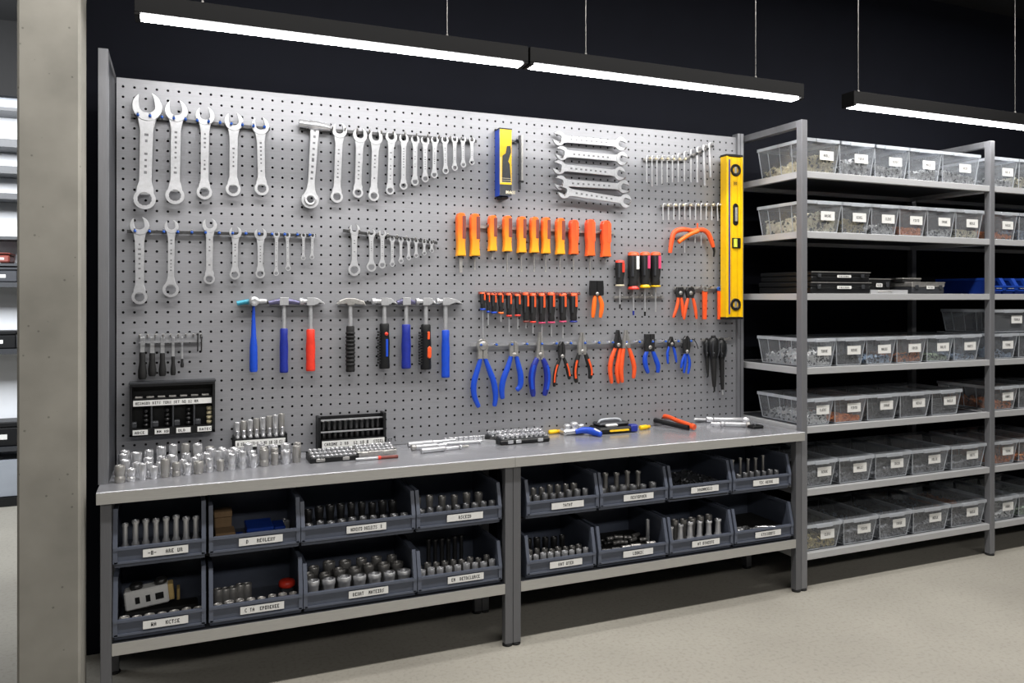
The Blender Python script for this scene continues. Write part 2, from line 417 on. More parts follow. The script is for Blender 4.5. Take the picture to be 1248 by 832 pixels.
# ------------------------------------------------------------------ workbenches
FRONT = 3.305
def workbench(x0, x1, label, left_leg, right_leg):
    t = thing('workbench', label, 'workbench', ((x0+x1)/2, FRONT, 0))
    cx = (x0+x1)/2; X0, X1 = x0-cx, x1-cx
    o = [(0, BENCH_Z-.047), (0, BENCH_Z-.003), (.003, BENCH_Z), (.495, BENCH_Z), (.495, BENCH_Z-.047)]
    MB().xprism([(y, z) for y, z in reversed(o)], X0+.0008, X1-.0008).build('worktop', 'worktop', t)
    MB().box(X0+.0008, X1-.0008, -.0012, -.0002, BENCH_Z-.046, BENCH_Z-.004).build('front_edge', 'edge', t)
    LZ = .288; lx = X0+(.012 if left_leg else .001)
    MB().box(lx+.0395, X1-.0395, .025, .03, LZ-.045, LZ).box(lx+.0395, X1-.0395, .45, .455, LZ-.045, LZ).build('shelf_rail', 'edge', t)
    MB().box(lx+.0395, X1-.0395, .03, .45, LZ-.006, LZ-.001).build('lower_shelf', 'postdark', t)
    MB().box(X0+.052, X1-.052, .13, .45, .556, .564).box(X0+.052, X1-.052, .128, .132, .548, .564).build('middle_shelf', 'cavity', t)
    for x in (lx, X1-.039):
        for y in (.025, .43):
            l = MB().box(x, x+.038, y, y+.04, .012, BENCH_Z-.047).build('leg', 'leg', t, bevel=.002)
            MB().lathe([(0,0),(.024,0),(.024,.008),(.014,.014),(0,.014)], 14, 0, (x+.019, y+.02, 0)).build('foot', 'rubber', l)
    for x in (lx, X1-.039):
        MB().box(x+.008, x+.03, .065, .43, BENCH_Z-.08, BENCH_Z-.048).build('side_rail', 'leg', t)
workbench(-.286, 1.412, 'steel workbench on the left, beside the concrete column, grey bins underneath', 1, 1)
workbench(1.412, 3.115, 'steel workbench on the right, butting against the shelving rack', 0, 1)

# ------------------------------------------------------------------ shelving racks
RF, RB = 3.335, 3.94
LEV = [.198, .548, .890, 1.213, 1.620, 1.960, 2.290]
def rack(x0, x1, label, first):
    t = thing('shelving_rack', label, 'shelving rack', (x0, RF, 0))
    W = x1-x0
    def frame(x):
        for y in (0, RB-RF-.04):
            l = MB().box(x, x+.04, y, y+.04, .012, 2.568).build('upright', 'post', t, bevel=.002)
            MB().lathe([(0,0),(.026,0),(.026,.008),(.015,.014),(0,.014)], 14, 0, (x+.02, y+.02, 0)).build('foot', 'rubber', l)
        MB().box(x, x+.04, .0405, RB-RF-.0405, 2.53, 2.568).build('top_bar', 'post', t, bevel=.002)
    if first: frame(0)
    frame(W)
    for z in LEV:
        d = RB-RF
        mb = MB().box(.041, W-.001, .004, .034, z-.036, z).box(.041, W-.001, d-.034, d-.004, z-.036, z)
        mb.box(.006, .034, .041, d-.041, z-.036, z) if first else mb.box(.045, .06, .041, d-.041, z-.036, z)
        mb.box(W-.02, W-.002, .041, d-.041, z-.036, z)
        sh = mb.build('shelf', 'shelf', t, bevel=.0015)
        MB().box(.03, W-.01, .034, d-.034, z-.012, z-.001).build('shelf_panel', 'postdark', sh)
rack(3.12, 4.62, 'tall steel shelving rack with seven shelves right of the tool board', True)
rack(4.62, 6.12, 'steel shelving rack cut off by the right edge of the photo', False)

# ------------------------------------------------------------------ pendant strip lights
def strip_light(x0, x1, label, wires):
    t = thing('pendant_light', label, 'light', ((x0+x1)/2, 3.30, 2.66), group='linear pendant lights over the bench and racks')
    h = (x1-x0)/2
    MB().box(-h, h, -.045, .045, .006, .075).box(-h, -h+.02, -.045, .045, -.006, .006).box(h-.02, h, -.045, .045, -.006, .006).build('housing', 'fixture', t, bevel=.002)
    MB().box(-h+.021, h-.021, -.028, .028, -.006, .0055).build('diffuser', 'led', t)
    for wpx in wires:
        xw = wx(wpx, 3.30)-(x0+x1)/2
        w = MB().tube([(xw, 0, .075), (xw, 0, 1.04)], .0012, 6).build('suspension_wire', 'dullsteel', t)
        MB().lathe([(0,.075),(.008,.075),(.008,.085),(.003,.098),(0,.098)], 10, 0, (xw, 0, 0)).build('wire_clamp', 'dullsteel', w)
strip_light(-.155, 1.455, 'lit linear pendant light over the left half of the tool board', (247, 545))
strip_light(1.465, 3.062, 'lit linear pendant light over the right half of the tool board', (714, 921))
strip_light(3.415, 5.02, 'lit linear pendant light over the shelving racks, at the upper right', (1046, 1237))

# ------------------------------------------------------------------ things hanging on the board
def bpt(px, py, off=.03): return Vector(at_y(px, py, BOARD_Y-off))

def rail(p0, p1, name, label, npeg, caps, r=.006, barm='darksteel', off=.018):
    a = bpt(*p0, off); b = bpt(*p1, off)
    t = thing(name, label, 'tool rail', a)
    d = b-a
    MB().box(-.004, d.length+.004, -.004, .004, -.007, .007).build('bar', barm, t, rot=(0, -math.atan2(d.z, d.x), 0))
    for i in range(npeg):
        q = d*((i+.5)/npeg)
        s = MB().tube([q+Vector((0, .017, 0)), q+Vector((0, -.022, 0)), q+Vector((0, -.03, .012))], .004, 8).build('peg', 'dullsteel', t)
        if caps: MB().lathe([(0,0),(.006,0),(.006,.012),(0,.014)], 10, 0, (q.x, q.y-.024, q.z), 'y').build('peg_cap', caps, s)
    return t

def combo_mesh(L, jw, rw, hw, th):
    mb = MB()
    R = jw/2; zc = L-R*1.02; s = jw*.5
    # box ring
    mb.ring(0, rw/2, rw/2, rw*.31, -th*.62, th*.62, 24, 0, .09)
    mb.ring(0, rw/2, rw*.40, rw*.31, -th*.72, -th*.6, 24, 0, .09)
    # jaw
    out = [(R*cos(radians(116+308*k/24)), R*1.04*sin(radians(116+308*k/24))) for k in range(25)]
    key = [(-.42*R,.86*R),(-.5*R,.5*R),(-.5*R,.12*R)]+[(.5*R*cos(radians(180+180*k/8)), -.02*R+.4*R*sin(radians(180+180*k/8))) for k in range(9)]+[(.5*R,.12*R),(.5*R,.5*R),(.42*R,.86*R)]
    inn = []
    for k in range(25):
        f = k/24*(len(key)-1); i = min(int(f), len(key)-2); e = f-i
        inn.append((key[i][0]*(1-e)+key[i+1][0]*e, key[i][1]*(1-e)+key[i+1][1]*e))
    a = radians(9); ro = lambda P: [(x*cos(a)-z*sin(a), x*sin(a)+z*cos(a)+zc) for x, z in P]
    mb.cjaw(ro(out), ro(inn), -th/2, th/2, 0, ch=th*.14)
    # handle
    z0 = rw*.86; z1 = zc-R*.78
    h = hw/2
    hl = [(.40*rw, z0-.14*rw), (h*1.35, z0+.2*rw), (h*1.02, z0+.5*rw), (h, z0+.9*rw), (h*1.08, z1-.5*jw), (h*1.35, z1-.16*jw), (.36*jw, z1+.14*jw)]
    o = [(x, z) for x, z in hl]+[(-x, z) for x, z in reversed(hl)]
    mb.prism(o, -th*.36, th*.36, 0, ch=th*.1)
    # recessed flute with etched marks
    zl, zh = z0+.8*rw, z1-.5*jw
    if zh-zl > .05:
        for sx in (-1, 1): mb.box(sx*h*.62-h*.07, sx*h*.62+h*.07, -th*.42, -th*.34, zl, zh)
        n = int((zh-zl)/(h*1.1)); 
        for k in range(n):
            z = zl+(k+.5)*(zh-zl)/n; ww = h*rnd.uniform(.18, .34)
            if rnd.random() < .72: mb.box(-ww, ww, -th*.372, -th*.36, z-h*.25, z+h*rnd.uniform(.1, .3), 1)
    return mb
def combo(pb_, pt, jw, rw, label, group, off=.03, hwf=.42):
    a = bpt(*pb_, off); b = bpt(*pt, off); L = (b-a).length
    J = span(pt[0], jw, BOARD_Y); R_ = span(pb_[0], rw, BOARD_Y)
    th = max(.007, min(.018, J*.17))
    o = combo_mesh(L, J, R_, max(.007, hwf*J), th).build('combination_wrench', ['satin', 'etch'], None, a, (0, math.atan2(b.x-a.x, b.z-a.z), 0))
    return tag(o, label, 'wrench', group)

rail((161, 141), (328, 157), 'hook_rail', 'blue-capped hook rail carrying the five large wrenches', 12, 'hookblue')
rail((366, 156), (580, 172), 'hook_rail', 'dark hook rail carrying the long top row of wrenches', 15, None)
rail((156, 282), (384, 287), 'hook_rail', 'blue-capped hook rail of the second row of wrenches', 14, 'hookblue')
rail((419, 281), (532, 296), 'hook_rail', 'dark hook rail carrying the small graded wrenches below the top row', 10, None)

A = [((176,255),(180,113),37,27),((213,249),(215,122),28,23),((249,243),(250,130),23.5,18.5),((284,239),(285,137),23,18),((319,238),(317,143),21.5,17)]
nm = ['largest combination wrench, at the far left of the top row','second largest wrench of the left top row, beside the largest','middle wrench of the five large ones in the left top row','fourth of the five large wrenches in the left top row','smallest of the five large wrenches, right end of the left top row']
for (b_, t_, j, r), l in zip(A, nm): combo(b_, t_, j, r, 'silver '+l, 'large combination wrenches', .034, .41)
B = [((410,247),(414,150),18,14.5),((435.6,241),(439,156),17.5,12.5),((455,245),(458,159),17,12.5),((475,237),(477,160),14,10),((491.5,231),(492,163),11.5,9.5),((505.5,226),(506,165),10.5,9),((518,222),(518,166),10.5,8.5),((529,217),(530,166),9.5,8),((543,212),(542,166),9,7.5),((554,208),(554,166),8,7),((564.5,204),(564,166),7.5,6.5),((575,201),(575,167),7,6)]
for i, (b_, t_, j, r) in enumerate(B):
    combo(b_, t_, j, r, f'silver combination wrench, {nth(i, len(B))} of the graded row right of the ratchet' if i < len(B)-1 else 'smallest silver wrench at the right end of the graded top row', 'graded combination wrenches', .032, .46)
Cc = [((170,370.5),(170,264),24,19),((208,362),(209,268),17.5,20),((255,346),(255.5,266),18,13.5),((286,340.5),(287,276),15,12.5),((317,339),(317.5,278),15,11.5),((336.5,336),(337,282),8,6.5),((351,330),(350,283),7.5,6.5),((369.5,317),(370,284),6.5,5.5),((380,316),(381,284),6.5,5.5)]
for i, (b_, t_, j, r) in enumerate(Cc):
    combo(b_, t_, j, r, f'silver combination wrench, {nth(i, 9)} in the second row above the short black screwdrivers', 'second row combination wrenches', .032, .44)
D = [((431.5,336),(432,273),13,14.5),((452.5,331),(452.5,279),10,11.5),((465.7,327),(466,280),9,8.5),((478,325),(478,288),7,6),((488.5,321),(488.5,289),6.5,6),((498,317),(498,290),6,5.5),((507,314),(507,291),6,5.5),((517,311),(517,292),5.5,5),((526,308),(526,293),5.5,5)]
for i, (b_, t_, j, r) in enumerate(D):
    combo(b_, t_, j, r, f'small silver combination wrench, {nth(i, 9)} of the short graded row below the long top row', 'small graded combination wrenches', .032, .46)

# ratchet wrench with cross head
a = bpt(377, 254, .034); b = bpt(384, 153, .034); L = (b-a).length; rw = span(377, 21, BOARD_Y)
t = thing('ratchet_wrench', 'long silver ratchet wrench with a cylindrical cross head, left of the graded wrenches', 'wrench', a, (0, math.atan2(b.x-a.x, b.z-a.z), 0))
mb = MB(); mb.ring(0, rw/2, rw/2, rw*.27, -.011, .011, 24, 0, .05); mb.lathe([(rw*.36, 0),(rw*.36,.006),(rw*.2,.006),(rw*.2,-.004)], 20, 0, (0, -.011, rw/2), 'y')
h = rw*.2
hl = [(.40*rw, .72*rw),(h*1.3, 1.1*rw),(h, 1.5*rw),(h*1.15, L*.7),(h*1.3, L-.01)]
mb.prism([(x, z) for x, z in hl]+[(-x, z) for x, z in reversed(hl)], -.007, .007, 0, ch=.002)
for k in range(9): mb.box(-h*.35, h*.35, -.0074, -.007, 1.7*rw+k*.028, 1.7*rw+k*.028+rnd.uniform(.008,.018), 1)
mb.build('handle', ['satin', 'etch'], t)
w = span(384, 38, BOARD_Y)
MB().lathe([(0,-w*.52),(.017,-w*.52),(.019,-w*.47),(.019,-w*.2),(.023,-w*.18),(.024,w*.1),(.021,w*.12),(.021,w*.3),(.018,w*.32),(.018,w*.48),(0,w*.5)], 18, 0, (0, 0, L), 'x').build('cross_head', 'chrome', t)

# double open-ended wrenches lying level on pegs
def double_open(pl, pr, jl, jr, label, off):
    a = bpt(*pl, off); b = bpt(*pr, off); L = (b-a).length
    J1 = jl*a_scale(pl); J2 = jr*a_scale(pr); th = .011
    mb = MB()
    for sx, J, x in ((-1, J1, 0), (1, J2, L)):
        R = J/2; c = R*.98 if sx < 0 else L-R*.98; s = J*.46; o = []
        for k in range(21):
            q = radians(28+304*k/20); o.append((R*cos(q), R*1.04*sin(q)))
        o.append((R*.85, -s*.46)); o.append((R*.5, -s*.5))
        for k in range(7):
            q = radians(270-180*k/6); o.append((-.1*R+.32*R*cos(q), s*.5*sin(q)))
        o.append((R*.5, s*.5)); o.append((R*.85, s*.46))
        an = radians(-14 if sx > 0 else 166)
        o = [(xx*cos(an)-zz*sin(an)+c, xx*sin(an)+zz*cos(an)) for xx, zz in o]
        mb.prism(o, -th/2, th/2, 0, ch=.0018)
    h = min(J1, J2)*.25
    q = [(J1*.72, -J1*.33), (J1*1.15, -h), (L-J2*1.15, -h*.92), (L-J2*.72, -J2*.33), (L-J2*.72, J2*.33), (L-J2*1.15, h*.92), (J1*1.15, h), (J1*.72, J1*.33)]
    mb.prism(q, -th*.36, th*.36, 0, ch=.001)
    for k in range(8):
        x = J1*1.4+(L-J1*1.4-J2*1.4)*k/8; mb.box(x, x+.012, -th*.372, -th*.36, -h*.25, h*.25, 1)
    o = mb.build('open_ended_wrench', ['satin', 'etch'], None, a, (0, -math.atan2(b.z-a.z, b.x-a.x), 0))
    tag(o, label, 'wrench', 'level open-ended wrenches')
def a_scale(p):   # metres per pixel at the board (vertical)
    return (bpt(p[0], p[1]-1)-bpt(p[0], p[1])).z
for (pl, pr, l), off in zip([((673.5,168),(763,176),'topmost'),((677,186),(764.5,194),'second from the top'),((673.5,203),(761.5,212),'middle one'),((675.5,222),(766.5,228),'fourth from the top'),((680,232),(769,246),'bottom one, more tilted,')], (.034,.034,.034,.028,.046)):
    double_open(pl, pr, 17, 16, f'silver open-ended wrench lying level, {l} of five above the orange handles', off)
for i, (x, y) in enumerate([(678,169),(681,187),(678,204),(680,222),(683,234),(757,177),(758,195),(756,213),(761,229),(762,243)]):
    p = bpt(x, y+6, 0)
    o = MB().tube([(0,.0,0),(0,-.05,0),(0,-.056,.01)], .0032, 8).build('board_hook', 'dullsteel', None, p)
    tag(o, f'small steel hook, {"left" if i < 5 else "right"} end of the {["topmost","second","middle","fourth","bottom"][i % 5]} level open-ended wrench', 'hook', 'hooks under the level wrenches')

# ------------------------------------------------------------------ hammers
def hammer(gx, gt, gb, gw, grip, kind, label, head=(18, 18), extras=None, headm='satin'):
    hy = 367
    top = bpt(gx, hy, .036); bot = bpt(gx, gb, .036); g0 = (bpt(gx, gt, .036)-top).z; g1 = (bot-top).z
    t = thing('hammer', label, 'hammer', top, group='hammers hanging on the board')
    W = span(gx, gw, BOARD_Y)/2; u = span(gx, 1, BOARD_Y)
    # head
    hl, hr = head[0]*u, head[1]*u
    mb = MB()
    if kind == 'claw':     # striking face on the left, claw to the right
        mb.tube([(-hl,0,.0),(-hl*.72,0,.0),(-hl*.68,0,.0),(-hl*.4,0,0),(-hl*.2,0,.0)], [.016,.017,.012,.011,.015], 14)
        mb.box(-.018, .018, -.014, .014, -.019, .017)
        o = [(.014,-.017),(.03,-.013),(hr*.62,-.006),(hr,-.014),(hr*.99,-.009),(hr*.62,.009),(.03,.015),(.014,.016)]
        mb.prism(o, -.013, -.002, 0, ch=.001); mb.prism(o, .002, .013, 0)
    elif kind == 'ball':
        mb.lathe([(0,.04),(.012,.042),(.021,.036),(.023,.02),(.023,-.01),(.016,-.02)], 18, 0, (0,0,0), 'y')
        mb.tube([(-hl,0,-.01),(-hl*.5,0,-.003),(0,0,0)], [.011,.011,.014], 12, 1)
        mb.tube([(0,0,0),(hr,0,0)], [.014,.01], 12)
    elif kind == 'pick':
        o = [(-hl,-.012),(-hl*.9,-.016),(-.02,-.012),(-.016,-.02),(.016,-.02),(.02,-.012),(hr*.8,-.018),(hr,-.022),(hr*.85,.0),(.02,.015),(-.02,.016),(-hl*.8,.004)]
        mb.prism(o, -.013, .013, 0, ch=.003)
    elif kind == 'cross':
        mb.box(-.02, .02, -.015, .015, -.018, .018)
        mb.tube([(-hl,0,-.008),(-hl*.55,0,-.002),(-.018,0,0)], [.010,.012,.015], 12, 1)
        mb.tube([(hr,0,-.008),(hr*.55,0,-.002),(.018,0,0)], [.009,.012,.015], 12, 1)
    mb.build('head', [headm, 'teal' if kind == 'ball' else 'purple'], t, bevel=.001)
    if kind != 'ball': MB().tube([(0,0,-.016),(0,0,g0-.02)], [u*2.4,u*2.5], 12, sy=.7).build('shaft', 'satin', t)
    Lg = g0-g1
    if kind == 'ball':
        pts = [(0,0,-.02),(0,0,g0-Lg*.1),(0,0,g0-Lg*.42),(0,0,g0-Lg*.6),(0,0,g1+.01),(0,0,g1)]; rr = [u*1.6,u*2.1,u*3.3,W*.94,W*1.0,W*.86]
    else:
        pts = [(0,0,g0),(0,0,g0-.006),(0,0,g0-Lg*.2),(0,0,g0-Lg*.45),(0,0,g0-Lg*.75),(0,0,g1+.012),(0,0,g1+.003),(0,0,g1)]; rr = [W*.75,W*.9,W*.88,W*1.0,W*.93,W*1.0,W*.98,W*.85]
    gp = MB().tube(pts, rr, 16, sy=.78).build('grip', grip, t)
    if extras == 'ribs':
        m2 = MB()
        for k in range(9): m2.lathe([(W*.9,0),(W*1.06,.003),(W*1.06,.009),(W*.9,.012)], 16, 0, (0,0,g1+.03+k*Lg*.085))
        m2.build('grip_rib', 'rubber', gp)
    if extras in ('reddot', 'orangepatch'):
        m2 = MB()
        for k in range(12): m2.box(-W*1.22, -W*.8, -W*.5, W*.5, g1+.025+k*Lg*.062, g1+.025+k*Lg*.062+.007)
        m2.build('grip_rib', 'rubber', gp)
        if extras == 'reddot':
            MB().lathe([(0,.003),(.008,.003),(.009,0)], 14, 0, (W*.2,-W*.76,g0-.05), 'y').build('red_dot', 'red', gp)
            MB().box(W*.1, W*.5, -W*.8, -W*.6, g1+.06, g0-.075).build('printed_panel', 'blue', gp)
        else:
            MB().cbox(W*.1, W*.55, -W*.82, -W*.5, g0-.075, g0-.035, .003).build('orange_inlay', 'redorange', gp)
            MB().cbox(W*.05, W*.85, -W*.84, -W*.4, g1+.055, g1+.115, .008).build('orange_inlay', 'redorange', gp)
    return t
hammer(309, 378, 453, 10, 'blue', 'ball', 'hammer with long tapered bright blue handle and round steel face, leftmost hammer', (20, 16))
hammer(346, 400, 454, 10.5, 'navy', 'cross', 'hammer with blue grip and purplish head, second from left, beside the red hammer', (18, 19))
hammer(378.5, 401, 452, 11.5, 'red', 'claw', 'hammer with red grip, the only red-handled hammer', (13, 17))
hammer(427, 397, 453, 11, 'rubber', 'pick', 'hammer with ribbed black grip and dark steel head, between red grip and gap', (17, 19), 'ribs', 'dullsteel')
hammer(468.5, 394, 449, 13, 'black', 'claw', 'hammer with black grip bearing a red dot and blue print', (15, 15), 'reddot')
hammer(495, 395, 449, 11.5, 'navy', 'cross', 'hammer with dark blue grip hanging between two black-gripped hammers', (11, 11))
hammer(519, 395, 450, 13, 'black', 'claw', 'hammer with black grip and two orange inlays', (12, 12), 'orangepatch')
hammer(543, 402, 460, 10, 'blue', 'claw', 'hammer with plain bright blue grip, rightmost hammer', (11, 20))
rail((292, 369), (392, 368), 'hook_rail', 'steel rail behind the three leftmost hammer heads', 6, None, off=.014)
rail((412, 369), (562, 369), 'hook_rail', 'steel rail behind the five right hammer heads', 8, None, off=.014)

# ------------------------------------------------------------------ orange handled drivers
def orange_driver(x, zt, zb, w, red, sb, i, n):
    o = bpt(x, zb, .034); L = (bpt(x, zt, .034)-o).z; W = span(x, w, BOARD_Y)/2; u = span(x, 1, BOARD_Y)
    t = thing('screwdriver', f'screwdriver with {"red-orange" if red else "orange and yellow"} square handle hanging blade down, {nth(i, n)} of the orange row', 'screwdriver', o, group='orange handled screwdrivers')
    ol = [(-W*1.02,0),(W*1.02,0),(W*.86,L*.16),(W*.84,L*.34),(W,L*.5),(W,L*.9),(W*.7,L*.985),(W*.3,L),(-W*.3,L),(-W*.7,L*.985),(-W,L*.9),(-W,L*.5),(-W*.84,L*.34),(-W*.86,L*.16)]
    h = MB().prism(ol, -.018, .014, 0, ch=.004).build('handle', 'redgrad' if red else 'orangegrad', t)
    MB().cbox(W*.12, W*.92, -.0192, -.0175, L*.40, L*.93, .002).build('grip_inlay', 'redorange' if i > 7 else 'maroon', h)
    MB().tube([(0,0,0),(0,0,-.006)], W*.7, 12).build('collar', 'darksteel', t)
    zs = (bpt(x, sb, .034)-o).z
    fl = i == 0
    sh = MB()
    if fl: sh.box(-u*1.8, u*1.8, -.003, .003, zs, -.004)
    else: sh.tube([(0,0,-.004),(0,0,zs+.012)], .0034, 8).box(-.0045, .0045, -.0012, .0012, zs, zs+.014)
    sh.build('blade', 'dullsteel', t)
OR = [(561.5,259.5,312,10.5,0,332),(578.5,260.5,312,11,0,329),(600,262.5,306,9.5,0,316),(618,263,306.5,9.8,0,331),(635.5,264,308,9.8,0,331),(651,264.5,308,9.5,0,331),(665,265,309,9.5,0,331),(682.5,266,310,9.8,0,333),(699,268,310,9.8,1,331),(719,267.5,312,10,1,336),(738,269,313,10.5,1,320)]
for i, a in enumerate(OR): orange_driver(*a, i, len(OR))
rail((556, 275), (748, 284), 'hook_rail', 'wire hook rail behind the orange screwdriver handles', 14, None, off=.012, barm='dullsteel')

# small black and orange screwdrivers
def small_driver(x, zt, zb, w, col, sb, label, group, inlay='redorange', tip=None, cap='redorange', cone=False):
    o = bpt(x, zb, .034); L = (bpt(x, zt, .034)-o).z; W = span(x, w, BOARD_Y)/2; zs = (bpt(x, sb, .034)-o).z
    t = thing('screwdriver', label, 'screwdriver', o, group=group)
    h = MB().tube([(0,0,0),(0,0,L*.08),(0,0,L*.2),(0,0,L*.45),(0,0,L*.9)], [W*.7,W*.88,W*.78,W,W], 12, sy=.9).build('handle', 'rubber', t)
    MB().tube([(0,0,L*.9),(0,0,L*.97),(0,0,L)], [W*1.0,W*.95,W*.6], 12, sy=.9).build('end_cap', cap, h)
    MB().cbox(W*.05, W*.62, -W*1.02, -W*.6, L*.5, L*.88, .002).build('grip_inlay', inlay, h)
    MB().cbox(-W*.75, -W*.45, -W*.9, -W*.5, L*.3, L*.88, .001).build('grip_inlay', 'darkgrey', h)
    if cone: MB().lathe([(W*.5,.012),(W*1.0,-.004),(W*1.0,-.012),(0,-.014)], 14, 0, (0,0,0)).build('collar', col, t)
    else: MB().lathe([(0,.002),(W*.95,.001),(W*.95,-.007),(0,-.009)], 14, 0, (0,0,0)).build('collar', col, t)
    MB().tube([(0,0,-.006),(0,0,zs)], .0036, 8).build('blade', 'satin', t)
    if tip: MB().tube([(0,0,zs+.02),(0,0,zs-.004)], [.006,.005], 8).build('blade_tip', tip, t)
SD = [(588.5,356,376,7,'blue',412),(595,357,379,4.5,'blue',396),(602,357,380,7,'blue',384),(610.5,357,380.5,6.5,'orange',392),(620.5,357,384,7,'red',405),(631,358,383.5,7,'red',401),(641,356,391,7.5,'maroon',400),(649.5,357,391.5,7.5,'red',406),(660.5,357,392.5,8,'pink',412),(672,356,392,8.5,'pink',410),(686,357,391,8.5,'pink',412),(699,357,391,9,'navy',393)]
for i, (x, a, b, w, c, s) in enumerate(SD):
    small_driver(x, a, b, w, c, s, f'short screwdriver with black and orange handle, {nth(i, 12)} in the crowded row above the pliers', 'crowded black and orange screwdrivers')
rail((584, 357), (706, 358), 'screwdriver_rail', 'reddish plastic rail holding the crowded short screwdrivers', 12, 'maroon', off=.012, barm='maroon')
small_driver(755.5, 317, 347, 10, 'cream', 375, 'black screwdriver with red cap and cream collar, leftmost of the four right of the snips', 'large black screwdrivers', 'red', 'darksteel', 'red')
small_driver(772, 307, 350, 12, 'red', 383, 'black screwdriver with red cone collar, second of the four large ones', 'large black screwdrivers', 'paper', 'navy', 'redorange', True)
small_driver(786, 307, 348, 11, 'yellow', 384, 'black screwdriver with yellow cone collar, third of the four large ones', 'large black screwdrivers', 'pink', 'black', 'redorange', True)
small_driver(799, 307, 348, 11, 'yellow', 380, 'black screwdriver with flat yellow collar, rightmost of the four large ones', 'large black screwdrivers', 'pink', None, 'redorange')
rail((749, 362), (808, 362), 'screwdriver_rail', 'pale steel rail behind the four large black screwdrivers', 5, None, off=.01, barm='dullsteel')

# ------------------------------------------------------------------ pliers
def smooth_path(pts, n=4):
    out = []
    P = [pts[0]]+list(pts)+[pts[-1]]
    for i in range(1, len(P)-2):
        p0, p1, p2, p3 = [Vector(q) for q in P[i-1:i+3]]
        for k in range(n):
            t = k/n
            out.append(.5*((2*p1)+(p2-p0)*t+(2*p0-5*p1+4*p2-p3)*t*t+(3*p1-p0-3*p2+p3)*t**3))
    out.append(Vector(pts[-1])); return out
def pliers(name, label, piv, prof, handles, hr, hm, headm='dullsteel', inlay=None, group=None, pivr=3, off=.036, cat='pliers', slit=True):
    """piv pixel of the pivot; prof: (py, half width px) outline of the jaws, top to bottom; handles: pixel paths"""
    o = bpt(*piv, off); u = span(piv[0], 1, BOARD_Y); uz = a_scale(piv)
    t = thing(name, label, cat, o, group=group)
    L = [(-w*u, (piv[1]-py)*uz) for py, w in prof]; Rr = [(w*u, (piv[1]-py)*uz) for py, w in prof]
    mb = MB()
    g = .0012 if slit else 0
    for sgn in (-1, 1):
        edge = [(sgn*max(w*u, g*1.5), (piv[1]-py)*uz) for py, w in prof]
        inner = [(sgn*g, z) for x, z in reversed(edge)]
        oo = edge+inner
        if sgn > 0: oo = oo[::-1]
        mb.prism(oo, -.009, .009, 0, ch=.0012)
    mb.lathe([(0,.014),(pivr*u*.7,.014),(pivr*u,.011),(pivr*u,0)], 16, 1, (0,0,0), 'y')
    mb.build('jaws', [headm, 'dullsteel'], t)
    for k, path in enumerate(handles):
        pts = [bpt(x, y, off)-o for x, y in path]
        sp = smooth_path(pts); N = len(sp)
        r = hr*u
        rad = [r*(.72+.38*sin(pi*min(1, i/(N-1)*1.15)*.85)) for i in range(N)]; rad[-1] *= .7
        h = MB().tube(sp, rad, 12, sy=.75).build('handle', hm, t)
        if inlay:
            ip = [p+Vector((r*.25*(1 if k else -1), -r*.72, 0)) for p in sp[int(N*.3):int(N*.92)]]
            MB().tube(ip, r*.45, 8, sy=.5).build('grip_inlay', inlay, h)
    return t
pliers('pliers','large blue-handled pliers with round pivot head, leftmost in the lower pliers row',(588,421),[(413,2),(415,5),(421,6.6),(427,5.5),(437,6)],[[(586,436),(582,450),(577.5,467),(578,482),(583.5,496)],[(591,436),(596,450),(601.5,465),(604,482),(602.5,495)]],3.2,'blue',pivr=5.2,group='lower row pliers')
pliers('pliers','blue-handled pliers with blunt jaws and one curled handle, second in the lower row',(626,432),[(416,2.5),(418,4),(425,5),(434,5.2)],[[(623,433),(619,447),(613.5,462),(611.5,475),(612.5,486)],[(629,433),(632,446),(634.5,458),(634,470),(629.5,475.5)]],3.2,'blue',pivr=2.5,group='lower row pliers')
pliers('pliers','dark blue-handled long-nose pliers, third in the lower row',(658,432),[(405,1.3),(415,2.6),(424,3.4),(432,4.4),(438,5)],[[(655,436),(650,448),(648,463),(650,483)],[(661,436),(666,449),(667,465),(663.5,482)]],3.6,'navy',inlay='blue',pivr=2.6,group='lower row pliers')
pliers('pliers','small black pliers with orange grips, fourth in the lower row',(684.5,434),[(416,1.2),(420,3.2),(428,4),(436,3.2)],[[(683,436),(678.5,447),(676,459),(675.5,471)],[(687,436),(690.5,445),(692.5,453),(694,462)]],2.2,'rubber','darksteel','redorange',pivr=2.2,group='lower row pliers')
pliers('pliers','black and orange needle-nose pliers with open tips, fifth in the lower row',(709,428),[(405,1.2),(413,3),(420,4.4),(427,5),(432,4.5)],[[(706,430),(702.5,442),(701,454),(702.5,466)],[(713,430),(716.5,440),(719.5,451),(719,461.5)]],2.7,'rubber','dullsteel','redorange',pivr=2.3,group='lower row pliers')
pliers('pliers','orange-handled pliers, left one of the overlapping pair in the lower row',(753,420),[(402,1.2),(408,2.4),(416,4),(424,4.5)],[[(750.5,423),(745.5,436),(743.5,450),(745.5,467)],[(756,423),(754,438),(752,452),(754,467)]],2.4,'redorange','darksteel',pivr=2.2,group='lower row pliers',off=.03)
pliers('pliers','orange-handled pliers, right one of the overlapping pair in the lower row',(763,420),[(402,1.2),(408,2.4),(416,4),(424,4.5)],[[(760.5,423),(758,438),(757,452),(758.5,466)],[(766,423),(770,435),(773,448),(772,461)]],2.4,'redorange','dullsteel',pivr=2.2,group='lower row pliers',off=.042)
pliers('pliers','blue-handled pliers with blunt dark jaws, right of the orange pair',(791.5,423),[(407,5.5),(415,5.8),(424,5.6),(428,5)],[[(789,427),(786,436),(787,446),(790,454.5)],[(795,427),(799,437),(802,446),(801.5,454)]],2.5,'blue','darksteel',pivr=2,group='lower row pliers')
